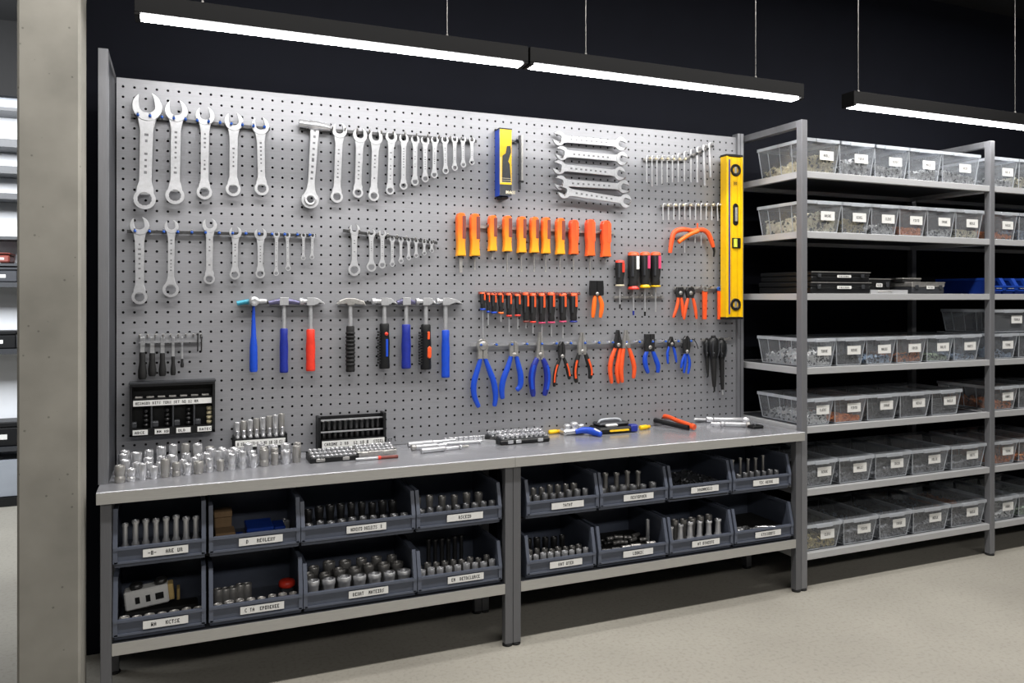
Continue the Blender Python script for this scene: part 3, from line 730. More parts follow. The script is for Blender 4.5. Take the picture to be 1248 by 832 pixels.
pliers('pliers','smallest blue-handled pliers with dark jaws, between two other blue pliers',(818,419),[(410,.9),(414,2),(417,3.8),(422,3.4)],[[(816,421),(813.5,430),(814,443)],[(820,421),(822.5,430),(824.5,441.5)]],1.4,'blue','darksteel',pivr=1.6,group='lower row pliers')
pliers('pliers','dark-headed pliers with short splayed blue handles, left of the black hand tools',(836.5,428),[(409,1.2),(413,3.6),(422,4.2),(430,3)],[[(835,431),(832,439),(830,448.5)],[(835.8,431),(835,443),(833.5,454.5)],[(838,431),(840.5,442),(838.5,455.5)]],1.5,'blue','darksteel',pivr=1.8,group='lower row pliers')
pliers('pliers','red-handled small pliers, left of the two under the curved orange handles',(828.5,357),[(350,3.4),(354,4.4),(358,4.2),(362,3.4)],[[(826.5,361),(825.5,372),(820.5,387)],[(830,361),(831.5,372),(832.5,386)]],1.7,'redorange','darksteel',pivr=2,group='red small pliers')
pliers('pliers','red-handled small pliers, right of the two under the curved orange handles',(841,357),[(350,3.4),(354,5),(358,4.6),(363,3.4)],[[(839,362),(836,374),(833.5,389)],[(844,362),(847,374),(849,388.5)]],1.7,'redorange','darksteel',pivr=2,group='red small pliers',off=.046)
pliers('snips','compact snips with black jaws and orange handles, left of the large black screwdrivers',(727,358),[(342,7.5),(350,8),(358,8),(360,7.6)],[[(725,360),(724,372),(722.5,387)],[(730,360),(733.5,372),(731.5,387)]],2.4,'orange','black',pivr=2,cat='snips')
rail((574, 420), (846, 415), 'tool_rail', 'long steel rail carrying the lower row of pliers', 16, 'hookblue', off=.016, barm='chrome')
rail((822, 351), (880, 350), 'tool_rail', 'short steel rail carrying the small red-handled tools', 5, None, off=.014, barm='dullsteel')

def strap_tool(x, y0, y1, w, label, ringm):
    o = bpt(x, y0, .034); z = (bpt(x, y1, .034)-o).z; W = span(x, w, BOARD_Y)/2
    t = thing('scraper', label, 'scraper', o, group='red single-handled tools')
    MB().prism([(-W*.9, z),(W*.7, z),(W,-.012),(-W,-.012)], -.006, .006, 0, ch=.002).build('handle', 'redorange', t)
    MB().ring(0, 0, W*1.25, W*.6, -.006, .006, 18).build('hanging_ring', ringm, t)
strap_tool(859, 352, 389, 5.2, 'flat red bar handle with pale ring, right of the two red pliers', 'dullsteel')
strap_tool(876.5, 352, 389, 3.4, 'thin red handle with blue ring, beside the yellow level', 'hookblue')

# curved orange handled tools
o = bpt(842, 281, .04); t = thing('pruning_pliers', 'orange tool with two long handles drooping left and right, under the short hex keys', 'pliers', o)
for path in ([(844,281),(832,279.5),(822,283),(818.5,294),(816.5,308)], [(844,281),(856,280),(863,284.5),(867,294),(869.3,301)]):
    sp = smooth_path([bpt(x, y, .04)-o for x, y in path])
    MB().tube(sp, [.011+.004*sin(pi*i/(len(sp)-1)) for i in range(len(sp))], 12, sy=.8).build('handle', 'redorange', t)
sp = smooth_path([bpt(x, y, .04)-o for x, y in [(869,300),(870.5,306),(869.8,313)]]); MB().tube(sp, [.009,.009,.008,.008,.007,.006,.006,.005,.004], 10, sy=.8).build('handle_tip', 'black', t)
MB().tube([bpt(850,272,.04)-o, bpt(850,284,.04)-o], [.004,.008], 10).build('jaws', 'redorange', t)
o = bpt(840, 287, .062); t = thing('pruning_saw', 'orange curved handle crossing in front of the drooping orange tool', 'saw', o)
sp = smooth_path([bpt(x, y, .062)-o for x, y in [(827,295),(833,290.5),(842,285),(851,281.5)]]); MB().tube(sp, [.012]*len(sp), 12, sy=.8).build('handle', 'orange', t)
for x, y1 in ((834.5, 308), (847, 296), (854.5, 299)):
    MB().tube([bpt(x, 286, .05)-o, bpt(x, y1, .05)-o], .003, 8).build('blade', 'satin', t)

# ------------------------------------------------------------------ hex keys
def hexkey(x, y0, y1, w, label, group, lean=0):
    o = bpt(x, y0, .03); z = (bpt(x, y1, .03)-o).z; r = span(x, w, BOARD_Y)/2
    ob = MB().tube([(r*5,0,.006),(r*1.5,0,.006),(r*.4,0,.002),(0,0,-r*1.5),(lean*.5,0,z*.5),(lean,0,z)], r, 6).build('hex_key', 'satin', None, o)
    tag(ob, label, 'hex key', group)
xs = [788,794.5,800.5,806.5,813,819.5,826.5,834,842,849.5,857,864]
for i, x in enumerate(xs):
    tp = 191-(0 if i < 6 else (i-5)*2.6); bt = [222,227,226,224,222,222,222,221,222,222,226,216][i]
    hexkey(x, tp, bt, 1.5 if i < 9 else 2.2, f'steel hex key, {nth(i, 12)} of the upper fan left of the yellow level', 'upper hex keys', .012 if i > 9 else 0)
t = rail((785, 194), (835, 195), 'hex_key_rail', 'narrow brass-dotted rail of the upper hex keys, left part', 7, 'c_brass', off=.014, barm='dullsteel')
t = rail((836, 193), (868, 178), 'hex_key_rail', 'narrow rising rail of the upper hex keys, right part', 5, 'darkgrey', off=.014, barm='dullsteel')
for i in range(11):
    x = 808+i*6.6
    hexkey(x, 249.5, 268 if i < 10 else 269, 1.5, f'short steel hex key, {nth(i, 11)} of the lower row left of the yellow level', 'lower hex keys', 0.006 if i == 10 else 0)
rail((806, 251), (878, 250), 'hex_key_rail', 'narrow rail of the lower row of short hex keys', 8, 'cream', off=.014, barm='dullsteel')

# ------------------------------------------------------------------ short black tools at lower left
SB = [(173.5,416,429,462,10.5),(185.5,416,430,458,10),(198,416,430,458,9),(211,416,434,457,6.5),(222,416,437,447.5,4.5)]
for i, (x, y0, yh, yb, w) in enumerate(SB):
    o = bpt(x, y0, .034); zh = (bpt(x, yh, .034)-o).z; zb = (bpt(x, yb, .034)-o).z; W = span(x, w, BOARD_Y)/2
    t = thing('chisel', f'short chisel with black grip hanging grip down, {nth(i, 5)} of five above the wall organizer', 'chisel', o, group='short black chisels')
    MB().cbox(-W*.55, W*.55, -.003, .003, zh-.004, 0.02, .002).build('blade', 'satin', t)
    H = zh-zb
    MB().tube([(0,0,zh),(0,0,zh-.006),(0,0,zh-H*.35),(0,0,zh-H*.7),(0,0,zb+.008),(0,0,zb)], [W*.6,W*.72,W*.7,W,W*1.0,W*.8], 12, sy=.8).build('grip', 'rubber', t)
a = bpt(169.5, 413, .02); b = bpt(246.5, 411, .02)
t = thing('tool_rack', 'wire rack with steel top bar holding the five short black chisels', 'tool rack', a)
Lr = (b-a).x
MB().box(0, Lr, -.03, -.026, .012, .016).box(0, Lr, -.03, -.026, -.016, -.012).box(0, Lr, .006, .012, -.02, .024).build('bar', 'chrome', t)
for k in range(9): MB().tube([(Lr*(k+.1)/8.3, .01, .01), (Lr*(k+.1)/8.3, -.03, .01), (Lr*(k+.1)/8.3, -.034, .02)], .0035, 8).build('prong', 'dullsteel', t)
for x, y0, y1, l in ((241, 408, 428, 'left'), (245.5, 412, 428, 'right')):
    ob = MB().tube([(0,0,.0),(0,0,(y0-y1)*a_scale((x, y0)))], .003, 8).lathe([(.003,-.002),(.006,.002),(.003,.008)], 8).build('punch', 'darksteel', None, bpt(x, y0, .056)); tag(ob, f'thin dark punch, {l} one of two at the right end of the chisel rack', 'punch')

# ------------------------------------------------------------------ wall organizer
a = bpt(158, 534, .05); b = bpt(262, 470, .05)
W = wx(262, BOARD_Y-.06)-wx(158, BOARD_Y-.06); H = .225
t = thing('wall_organizer', 'black open-front wall organizer with white label strips above the loose sockets', 'organizer', (wx(158, BOARD_Y-.06), BOARD_Y-.072, at_y(158, 532, BOARD_Y-.06)[2]))
mb = MB().box(0, W, .066, .072, 0, H).box(0, .01, 0, .066, 0, H).box(W-.01, W, 0, .066, 0, H).box(0, W, 0, .066, 0, .012).box(0, W, 0, .066, H-.008, H)
mb.box(0, W, -.003, 0, H-.012, H+.002).build('case', 'black', t)
MB().box(-.003, W+.003, -.004, .07, H-.001, H+.006).build('top_flange', 'darkgrey', t)
MB().box(.012, W-.012, .012, .05, .128, .16).build('label_rail', 'black', t)
ls = MB().box(.014, W-.014, .009, .0115, .128, .152)
ls.text('HEXAGON BITS TORX SET NO 12 MM', .022, .0085, .134, .012, 1, .0021).build('label_strip', ['paper', 'ink'], t)
for k in range(7): MB().cbox(.02+k*(W-.03)/7, .02+k*(W-.03)/7+.03, .015, .05, .16, .168, .002).build('bit_holder', 'dullsteel', t)
for k in range(1, 4): MB().box(W*k/4-.003, W*k/4+.003, .01, .066, .012, .128).build('divider', 'darkgrey', t)
MB().box(.01, W-.01, -.001, .004, .012, .034).build('front_lip', 'black', t)
for k in range(4):
    x = W*(k+.5)/4
    MB().box(x-.03, x+.028, -.003, -.0012, .006, .028).text(['ABCE','MM KB','OLD','RATEC'][k], x-.022, -.0035, .011, .011, 1, .0025).build('label_sticker', ['paper', 'ink'], t)
    for j in range(5):
        o_ = MB().lathe([(0,0),(.012,0),(.012,.014),(.008,.016),(0,.016)], 10, 0, (0,0,0)).build('socket', 'c_brass' if k == 3 else 'darksteel', None, (t.location.x+x+.02, t.location.y+.042, t.location.z+.0125+j*.0205))
        tag(o_, f'small {"brassy" if k == 3 else "dark"} socket, {ORD[j]} from the bottom of the stack in the {nth(k, 4)} organizer bay', 'socket', 'stacked sockets in the wall organizer')
    if k < 3 or True:
        MB().cbox(x-.04, x-.016, .012, .05, .034, .058, .003).build('grey_block', 'darkgrey', t)

# ------------------------------------------------------------------ carton and file
p = at_y(609, 238, BOARD_Y-.07); W = wx(623.5, BOARD_Y-.07)-p[0]; H = at_y(609, 157, BOARD_Y-.07)[2]-p[2]
t = thing('product_carton', 'tall blue and yellow carton with a grey tool picture, hung on the board', 'carton', p)
mb = MB().box(0, W, 0, .066, 0, H, 0)
mb.add([(0,-.0004,0),(W,-.0004,0),(W,-.0004,H),(0,-.0004,H)], [(0,1,2,3)], 1)
mb.add([(W*.18,-.0008,H*.2),(W*.95,-.0008,H*.2),(W*.85,-.0008,H*.48),(W*.72,-.0008,H*.52),(W*.95,-.0008,H*.66),(W*.9,-.0008,H*.76),(W*.6,-.0008,H*.75),(W*.5,-.0008,H*.64),(W*.22,-.0008,H*.6)], [tuple(range(9))], 2)
mb.add([(0,-.0009,0),(W,-.0009,0),(W,-.0009,H*.17),(0,-.0009,H*.17)], [(0,1,2,3)], 3)
mb.add([(W*.05,-.0009,H*.19),(W*.13,-.0009,H*.19),(W*.13,-.0009,H*.58),(W*.05,-.0009,H*.58)], [(0,1,2,3)], 4)
for k in range(3): mb.add([(W*.1,-.001,H*(.2+.03*k)),(W*.95,-.001,H*(.2+.03*k)),(W*.95,-.001,H*(.205+.03*k)),(W*.1,-.001,H*(.205+.03*k))], [(0,1,2,3)], 4)
mb.text('MAX', W*.52, -.0012, H*.03, .016, 4, .0045)
mb.build('box', ['blue', 'yellow', 'darkgrey', 'postdark', 'cream'], t)
MB().box(-.002, W+.002, -.002, .068, H, H+.006).build('top_flap', 'black', t)
MB().cbox(W*.1, W*.8, .005, .06, -.016, 0, .006).build('bottom_clip', 'black', t)
o = bpt(634, 231, .03); zt = (bpt(634, 165, .03)-o).z
t = thing('metal_file', 'slim grey steel file hanging right of the blue and yellow carton', 'file', o)
MB().cbox(-.008, .004, -.004, .004, 0, zt, .002).build('blade', 'darksteel', t); MB().cbox(.005, .016, -.002, .003, .045, zt+.004, .002).build('sleeve', 'dullsteel', t)
MB().box(-.009, .018, -.006, .006, .038, .046).build('clip', 'black', t)
rail((624, 172), (631, 173), 'board_hook', 'stubby dark hook between the carton and the steel file', 1, 'black', off=.012)

# ------------------------------------------------------------------ black hand tools at right
def black_tool(x, y0, ym, yt, w, label, tip, off):
    o = bpt(x, y0, off); zm = (bpt(x, ym, off)-o).z; zt = (bpt(x, yt, off)-o).z; W = span(x, w, BOARD_Y)/2
    t = thing('sealant_gun', label, 'hand tool', o, group='black tapered hand tools')
    h = -zm
    b_ = MB().tube([(0,0,0),(0,0,-.008),(0,0,-h*.2),(0,0,-h*.4),(0,0,-h*.62),(0,0,-h)], [W*.45,W*.7,W*.95,W,W*.95,W*.5], 14, sy=.8).build('body', 'black', t)
    m2 = MB()
    for sx in (-1, 1): m2.tube([(sx*W*.5,-W*.62,-h*.15),(sx*W*.6,-W*.66,-h*.55),(sx*W*.4,-W*.55,-h*.85)], .004, 6)
    m2.lathe([(0,.004),(.006,.003),(.007,0)], 10, 0, (-W*.4,-W*.66,-h*.7), 'y').build('trim_line', 'darkgrey', b_)
    MB().lathe([(0,.0),(W*.35,0),(W*.4,.008),(W*.25,.014),(0,.014)], 12, 0, (0,0,-.002)).build('end_knob', 'rubber', t)
    MB().tube([(0,0,zm+.006),(.004,0,zm*.4+zt*.6),(.006,0,zm*.15+zt*.85)], [W*.48,W*.36,W*.26], 12).build('nozzle', 'rubber', t)
    MB().tube([(.006,0,zm*.2+zt*.8),(.007,0,zt)], [.006,.0045], 8).build('tip', tip, t)
black_tool(861.5, 414, 437, 459, 7.5, 'black tapered hand tool, left and shortest of three beside the right post', 'black', .03)
black_tool(869.5, 411, 438, 477, 13, 'black tapered hand tool, middle and longest of three beside the right post', 'black', .05)
black_tool(879.5, 414, 438, 481, 11, 'black tapered hand tool with bright metal tip, right of three', 'satin', .036)
rail((856, 414), (890, 413), 'tool_rail', 'short steel rail carrying the three black hand tools', 3, None, off=.012, barm='dullsteel')
o = bpt(845, 414, .03); sp = smooth_path([bpt(x, y, .03)-o for x, y in [(842,413),(846,414),(849,419),(851,425)]])
tag(MB().tube(sp, .0025, 8).build('wire_hook', 'black', None, o), 'thin black curved wire hook right of the blue pliers', 'hook')

# ------------------------------------------------------------------ yellow spirit level
LY = BOARD_Y-.095
x0 = wx(885.5, LY); x1 = wx(905.5, LY); z1 = at_y(895, 188, LY)[2]; z0 = at_y(895, 389, LY)[2]
t = thing('spirit_level', 'long yellow spirit level hanging upright at the right edge of the tool board', 'spirit level', (x0, LY, z0))
W = x1-x0; H = z1-z0
mb = MB().box(0, W*.13, 0, .055, .012, H-.012).box(W*.87, W, 0, .055, .012, H-.012)
mb.box(W*.13, W*.87, .006, .049, .012, H-.012)
for k in (.32, .68): mb.box(W*k-.002, W*k+.002, .0045, .006, .016, H-.016, 1)
mb.build('body', ['yellow', 'yellowdark'], t, bevel=.0015)
MB().box(W*.15, W*.24, .003, .007, .03, H-.03).build('groove', 'navy', t)
MB().cbox(-.002, W+.002, -.002, .057, 0, .014, .003).build('end_cap', 'black', t)
MB().cbox(-.002, W+.002, -.002, .057, H-.014, H, .003).build('end_cap', 'black', t)
cx = W*.58
def level_y(py): return (at_y(895, py, LY)[2])-z0
for py in (207, 371):
    v = MB().lathe([(0,-.002),(.02,-.002),(.02,.004),(.031,.007),(.035,.006),(.036,-.001)], 24, 0, (cx, .006, level_y(py)), 'y').build('vial_window', 'black', t)
    MB().tube([(cx, .004, level_y(py)-.018), (cx, .004, level_y(py)+.018)], .008, 10).build('vial', 'dullsteel', v)
zc = level_y(261)
o = [(cx+.019*cos(q)*1, zc+(.045 if sin(q) >= 0 else -.045)+.019*sin(q)) for q in [2*pi*k/20 for k in range(20)]]
v = MB().prism(o, .001, .007, 0, ch=.002).build('hand_hole', 'black', t)
MB().tube([(cx,-.001,zc-.04),(cx,-.001,zc+.04)], .009, 10).build('vial', 'dullsteel', v)
zc = level_y(296)
v = MB().cbox(cx-.025, cx+.035, .001, .007, zc-.03, zc+.03, .003).build('centre_window', 'black', t)
MB().tube([(cx-.006,-.001,zc-.024),(cx-.006,-.001,zc+.024)], .012, 12).build('vial', 'vial', v)
zc = level_y(223)
MB().cbox(cx-.018, cx+.018, .004, .0065, zc-.016, zc+.016, .003).text('OO', cx-.012, .0035, zc-.008, .014, 1, .003).build('emblem_plate', ['yellowdark', 'ink'], t)

# ------------------------------------------------------------------ sockets
def sock_mesh(kind):
    mb = MB(); n = 14
    if kind == 'plain':   # h=1, r=1 normalised later: built with r=.5,h=1
        p = [(0,.0),(.42,0),(.46,.02),(.46,.3),(.5,.34),(.5,.97),(.47,1),(.36,1),(.33,.97),(.33,.55),(0,.55)]
    elif kind == 'short':
        p = [(0,0),(.46,0),(.5,.03),(.5,.32),(.44,.36),(.44,.46),(.5,.5),(.5,.96),(.46,1),(.36,1),(.34,.96),(.34,.5),(0,.5)]
    elif kind == 'flared':
        p = [(0,0),(.30,0),(.33,.03),(.35,.3),(.47,.8),(.5,.84),(.5,.97),(.48,1),(.38,1),(.34,.95),(.30,.6),(0,.6)]
    elif kind == 'tall':
        p = [(0,0),(.46,0),(.5,.02),(.5,.3),(.44,.36),(.48,.40),(.48,.44),(.34,.5),(.32,.9),(.42,.93),(.42,.985),(.38,1),(.26,1),(.25,.7),(0,.7)]
    elif kind == 'pin':
        p = [(0,0),(.5,0),(.5,.25),(.36,.3),(.36,.93),(.5,.96),(.5,1),(.3,1),(.28,.8),(0,.8)]
    elif kind == 'cup':
        p = [(0,0),(.36,0),(.40,.04),(.42,.4),(.5,.86),(.5,1),(.4,1),(.36,.9),(.34,.5),(0,.5)]
    mb.lathe(p, n)
    # knurl or drive marks
    for k in range(n):
        q = 2*pi*(k+.5)/n
        if kind in ('plain', 'short'): mb.box(.47*cos(q)-.025, .47*cos(q)+.025, .47*sin(q)-.025, .47*sin(q)+.025, .12, .24)
    return mb
SM = {}
TINY = ('sockets in flat trays', 'tiny sockets beside the extension bar', 'sockets lying in flat cases'); TINYMB = MB()
def socket(kind, x, y, z, r, h, mt, label, group, rot=(0,0,0), name='socket', cat='socket'):
    key = (kind, mt)
    if key not in SM: SM[key] = sock_mesh(kind).mesh('socket', [M[mt]])
    if group in TINY:
        tm = Matrix.LocRotScale(Vector((x, y, z)), Euler(rot), Vector((2*r, 2*r, h)))
        vs = [tm @ v.co for v in SM[key].vertices]
        TINYMB.add(vs, [tuple(p.vertices) for p in SM[key].polygons], {'chrome': 0, 'dullsteel': 1}.get(mt, 2), True); return None
    o = link(name, SM[key], None, (x, y, z), rot); o.scale = (2*r, 2*r, h)
    return tag(o, label, cat, group)
# loose sockets on the left bench: rows from front to back
def bench_row(y0, slope, px0, px1, n, row, hs, rs, skip=()):
    xs = [px0+(px1-px0)*k/(n-1) for k in range(n)]
    for k, px in enumerate(xs):
        x = wx(px, y0); y = y0+slope*(x+.25)
        if k in skip: continue
        r = rnd.uniform(*rs); h = rnd.uniform(*hs)
        socket('plain' if rnd.random() < .6 else 'short', x, y, BENCH_Z, r, h, 'chrome' if rnd.random() < .8 else 'dullsteel',
               f'loose chrome socket standing on the bench, {nth(k, n)} of the {row} row of loose sockets', 'loose sockets at the left end of the bench')
bench_row(3.45, .17, 146, 366, 17, 'front', (.045, .075), (.015, .02))
bench_row(3.52, .13, 152, 366, 16, 'second', (.05, .08), (.015, .021))
bench_row(3.595, .09, 150, 350, 14, 'third', (.055, .09), (.016, .022))
bench_row(3.67, .03, 152, 300, 11, 'rear', (.06, .1), (.017, .023))

# tray of adapters hung at the foot of the board
p = at_y(284, 549, BOARD_Y-.06); W = wx(350, BOARD_Y-.06)-p[0]
t = thing('socket_rail', 'narrow black rail with a printed white strip, behind the loose sockets', 'socket rail', (p[0], BOARD_Y-.06, p[2]))
MB().box(0, W, 0, .058, 0, .05).box(0, .006, -.004, .058, 0, .062).box(W-.006, W, -.004, .058, 0, .062).build('body', 'black', t)
MB().box(.01, W-.008, -.003, -.0005, .012, .043).text('8 10 12 CR-V 2 MB 18 20 EX 28', .018, -.0035, .02, .014, 1, .0019).build('label_strip', ['paper', 'ink'], t)
for k in range(8):
    x = p[0]+.02+k*(W-.04)/7
    socket('pin', x, BOARD_Y-.045, p[2]+.05, .0095, .033+.001*k, 'chrome', f'short chrome bit, {nth(k, 8)} in the front row of the narrow black rail', 'bits in the narrow rail')
    socket('plain', x, BOARD_Y-.018, p[2]+.05, .0135, .07+.004*k, 'dullsteel' if k % 2 else 'chrome', f'tall chrome socket, {nth(k, 8)} in the back row of the narrow black rail', 'sockets in the narrow rail')

# standing open socket case
p = at_y(388, 548, BOARD_Y-.09); W = wx(471, BOARD_Y-.09)-p[0]
t = thing('socket_case', 'open black socket case standing upright against the board, middle of the left bench', 'case', (p[0], BOARD_Y-.095, BENCH_Z))
mb = MB().box(0, W, .075, .083, 0, .165).box(0, .012, .01, .083, 0, .17).box(W-.012, W, .01, .083, 0, .175).box(0, W, .0, .083, 0, .012)
mb.build('shell', 'black', t)
MB().box(.012, W-.012, .035, .05, .148, .153).build('top_bar', 'satin', t); MB().box(.012, W-.012, .025, .04, .094, .099).build('middle_bar', 'satin', t)
MB().box(.016, W-.012, -.004, -.001, .03, .06).text('CHROME 2 RB  12 10 8  STEEL SET L', .026, -.0045, .038, .014, 1, .0026).build('label_strip', ['paper', 'ink'], t)
MB().box(.016, W-.012, -.001, .02, .012, .064).build('front_lip', 'black', t)
for k in range(11):
    x = p[0]+.03+k*(W-.06)/10
    for r_, (y, z, h, nmr) in enumerate(((.055, .101, .042, 'upper'), (.04, .064, .028, 'lower'))):
        socket('cup', x, t.location.y+y, BENCH_Z+z, .0115, h, 'darksteel', f'dark socket, {nth(k, 11)} in the {nmr} row of the standing open case', 'sockets in the standing case')

# shallow socket trays lying on the bench
def socket_tray(px, py, W, D, rows, n, tl, lab, sm='chrome', rotz=0., base='black', hh=.022):
    x, y, z = at_z(px, py, BENCH_Z)
    t = thing('socket_tray', tl, 'tray', (x, y, BENCH_Z), (0, 0, rotz))
    MB().cbox(0, W, 0, .006, 0, .022, .004).box(0, W, D-.006, D, 0, .03).box(0, .006, .006, D-.006, 0, .026).box(W-.006, W, .006, D-.006, 0, .026).box(.006, W-.006, .006, D-.006, 0, .008).build('tray', base, t)
    MB().cbox(W*.12, W*.3, -.003, 0, .005, .018, .002).build('latch', 'dullsteel', t); MB().cbox(W*.66, W*.8, -.003, 0, .005, .018, .002).build('latch', 'dullsteel', t)
    for r in range(rows):
        for k in range(n):
            lx = .016+(W-.032)*k/(n-1); ly = .02+(D-.04)*r/max(1, rows-1)
            xx = x+lx*cos(rotz)-ly*sin(rotz); yy = y+lx*sin(rotz)+ly*cos(rotz)
            socket('short', xx, yy, BENCH_Z+.008, min(.0095, (W-.032)/(n-1)*.46), hh+.006*r, sm, f'small socket, {nth(k, n)} in the {["front","second","third"][r] if r < rows-1 else "rear"} row of {lab}', 'sockets in flat trays')
    return t
socket_tray(378, 565, .215, .13, 3, 10, 'flat dark tray of small chrome sockets in front of the standing case, left one', 'the left flat tray')
socket_tray(434, 557, .19, .10, 3, 9, 'flat grey tray of small chrome sockets with steel driver, right of the other flat tray', 'the grey flat tray', base='dullsteel')
o = Vector(at_z(433, 559, BENCH_Z+.008)); t = thing('nut_driver', 'thin steel driver with red ring lying in front of the grey flat tray', 'driver', o, (0, 0, -.04))
MB().tube([(0,-.012,0),(.10,-.012,0)], .006, 10).build('shaft', 'satin', t); MB().tube([(.10,-.012,0),(.112,-.012,0)], .009, 10).build('red_ring', 'red', t); MB().tube([(.112,-.012,0),(.19,-.012,0)], .0075, 10).build('handle', 'maroon', t)

# chrome drive handles lying on the bench
def bar_tool(name, p0, p1, prof, label, cat='tool', r=.0):
    a = Vector(at_z(p0[0], p0[1], BENCH_Z)); b = Vector(at_z(p1[0], p1[1], BENCH_Z)); d = b-a; L = d.length
    rm = max(w for _, w, _ in prof)
    t = thing(name, label, cat, (a.x, a.y, BENCH_Z), (0, 0, math.atan2(d.y, d.x)))
    i = 0
    for f0, (w), m in prof:
        pass
    pos = 0.
    for f, w, m in prof:
        nme, mm = m
        MB().lathe([(0,pos*L),(w*.8,pos*L),(w,pos*L+.004),(w,(pos+f)*L-.004),(w*.8,(pos+f)*L),(0,(pos+f)*L)], 16, 0, (0, 0, rm), 'x').build(nme, mm, t)
        pos += f
    return t, L, rm
bar_tool('extension_bar', (487, 541), (592, 531), [(.3,.017,('sleeve','chrome')),(.68,.012,('shaft','satin')),(.02,.008,('tip','dullsteel'))], 'long chrome extension bar at the back of the chrome group on the bench')
bar_tool('extension_bar', (497, 545), (556, 539), [(.5,.013,('sleeve','satin')),(.48,.009,('shaft','chrome')),(.02,.006,('tip','dullsteel'))], 'short chrome extension bar just in front of the longest bar')
bar_tool('drive_handle', (501, 549), (545, 545), [(.12,.014,('end_cap','dullsteel')),(.6,.013,('grip','satin')),(.28,.008,('shaft','chrome'))], 'stubby chrome drive handle, third from the back of the chrome group')
bar_tool('drive_handle', (513, 552.5), (571, 546.5), [(.5,.0125,('grip','satin')),(.3,.008,('shaft','chrome')),(.06,.012,('collar','chrome')),(.14,.006,('drive_square','dullsteel'))], 'chrome drive handle with stepped tip, frontmost of the chrome group')
t, L, rm = bar_tool('ratchet', (540, 543), (588, 540), [(.9,.008,('handle','satin')),(.1,.01,('neck','chrome'))], 'flat chrome ratchet with angled head, right of the drive handles', 'ratchet')
MB().prism([(L-.01,-.012),(L+.06,-.03),(L+.065,-.015),(L+.02,.012),(L-.01,.012)], -.008, .008).build('head', 'satin', t, (0, 0, .008), (radians(-90), 0, 0))
a = Vector(at_z(538, 537, BENCH_Z))
for k in range(9):
    for r in range(2):
        q = Vector(at_z(538+k*5.5, 536.5-k*.55-r*4, BENCH_Z))
        if q.y > 3.765: q.y = 3.765
        socket('short', q.x+.004*r, q.y, BENCH_Z, .0085, .024, 'chrome', f'tiny chrome socket, {nth(k, 9)} in the {"front" if r == 0 else "back"} row beside the long extension bar', 'tiny sockets beside the extension bar')

# open socket cases on the right bench
def flat_case(px, py, W, D, label, n, rows, lab, rotz=0.0):
    x, y, z = at_z(px, py, BENCH_Z)
    t = thing('socket_case', label, 'case', (x, y, BENCH_Z), (0, 0, rotz))
    MB().cbox(0, W, 0, D, 0, .024, .006).build('shell', 'black', t)
    MB().cbox(.006, W-.006, .004, D-.004, .024, .029, .002).build('insert', 'darkgrey', t)
    for f in (.2, .36, .8): MB().cbox(W*f-.014, W*f+.014, -.003, 0, .006, .022, .002).build('latch', 'satin', t)
    for r in range(rows):
        for k in range(n):
            lx = .02+(W-.04)*k/(n-1); ly = .025+(D-.05)*r/max(1, rows-1)
            o = socket('short', x+lx*cos(rotz)-ly*sin(rotz), y+lx*sin(rotz)+ly*cos(rotz)+.011, BENCH_Z+.038, .0095, .022, 'chrome', f'chrome socket lying in {lab}, {nth(k, n)} of its {"front" if r == 0 else "back"} row', 'sockets lying in flat cases', (radians(90), 0, rotz))
    return t
flat_case(597, 539, .31, .085, 'flat black socket case on the bench seam, the rear one of two', 12, 2, 'the rear flat case')
flat_case(610, 543, .27, .08, 'flat black socket case with bright latches, the front one of two', 10, 2, 'the front flat case')
bar_tool('bit_driver', (669, 529), (685, 527.5), [(.6,.011,('handle','yellow')),(.4,.009,('neck','yellowdark'))], 'short bright yellow driver right of the flat socket cases', 'driver')
# silver tool head with blue handle
x, y, z = at_z(688, 531, BENCH_Z)
t = thing('riveter', 'silver bench tool with knobbly head and curved blue handle, beside the yellow driver', 'riveter', (x, y, BENCH_Z))
MB().cbox(0, .13, 0, .06, 0, .03, .008).lathe([(0,.03),(.02,.03),(.02,.05),(.012,.056),(0,.056)], 14, 0, (.03, .03, 0)).lathe([(0,.03),(.022,.03),(.022,.058),(.012,.064),(0,.064)], 14, 0, (.075, .035, 0)).lathe([(0,.03),(.017,.03),(.017,.05),(0,.052)], 14, 0, (.112, .028, 0)).box(.01, .12, -.004, 0, .008, .022).build('head', 'satin', t)
MB().tube(smooth_path([(.055,-.02,.02),(.09,-.03,.028),(.125,-.045,.026),(.15,-.085,.018),(.158,-.11,.013)]), [.012,.013,.014,.015,.016,.017,.018,.018,.019,.019,.02,.019,.018,.017,.016,.015,.01], 14, sy=.8).build('handle', 'blue', t)
MB().tube([(.14,-.07,.035),(.155,-.105,.026)], [.008,.005], 10).build('handle_inlay', 'paper', t)
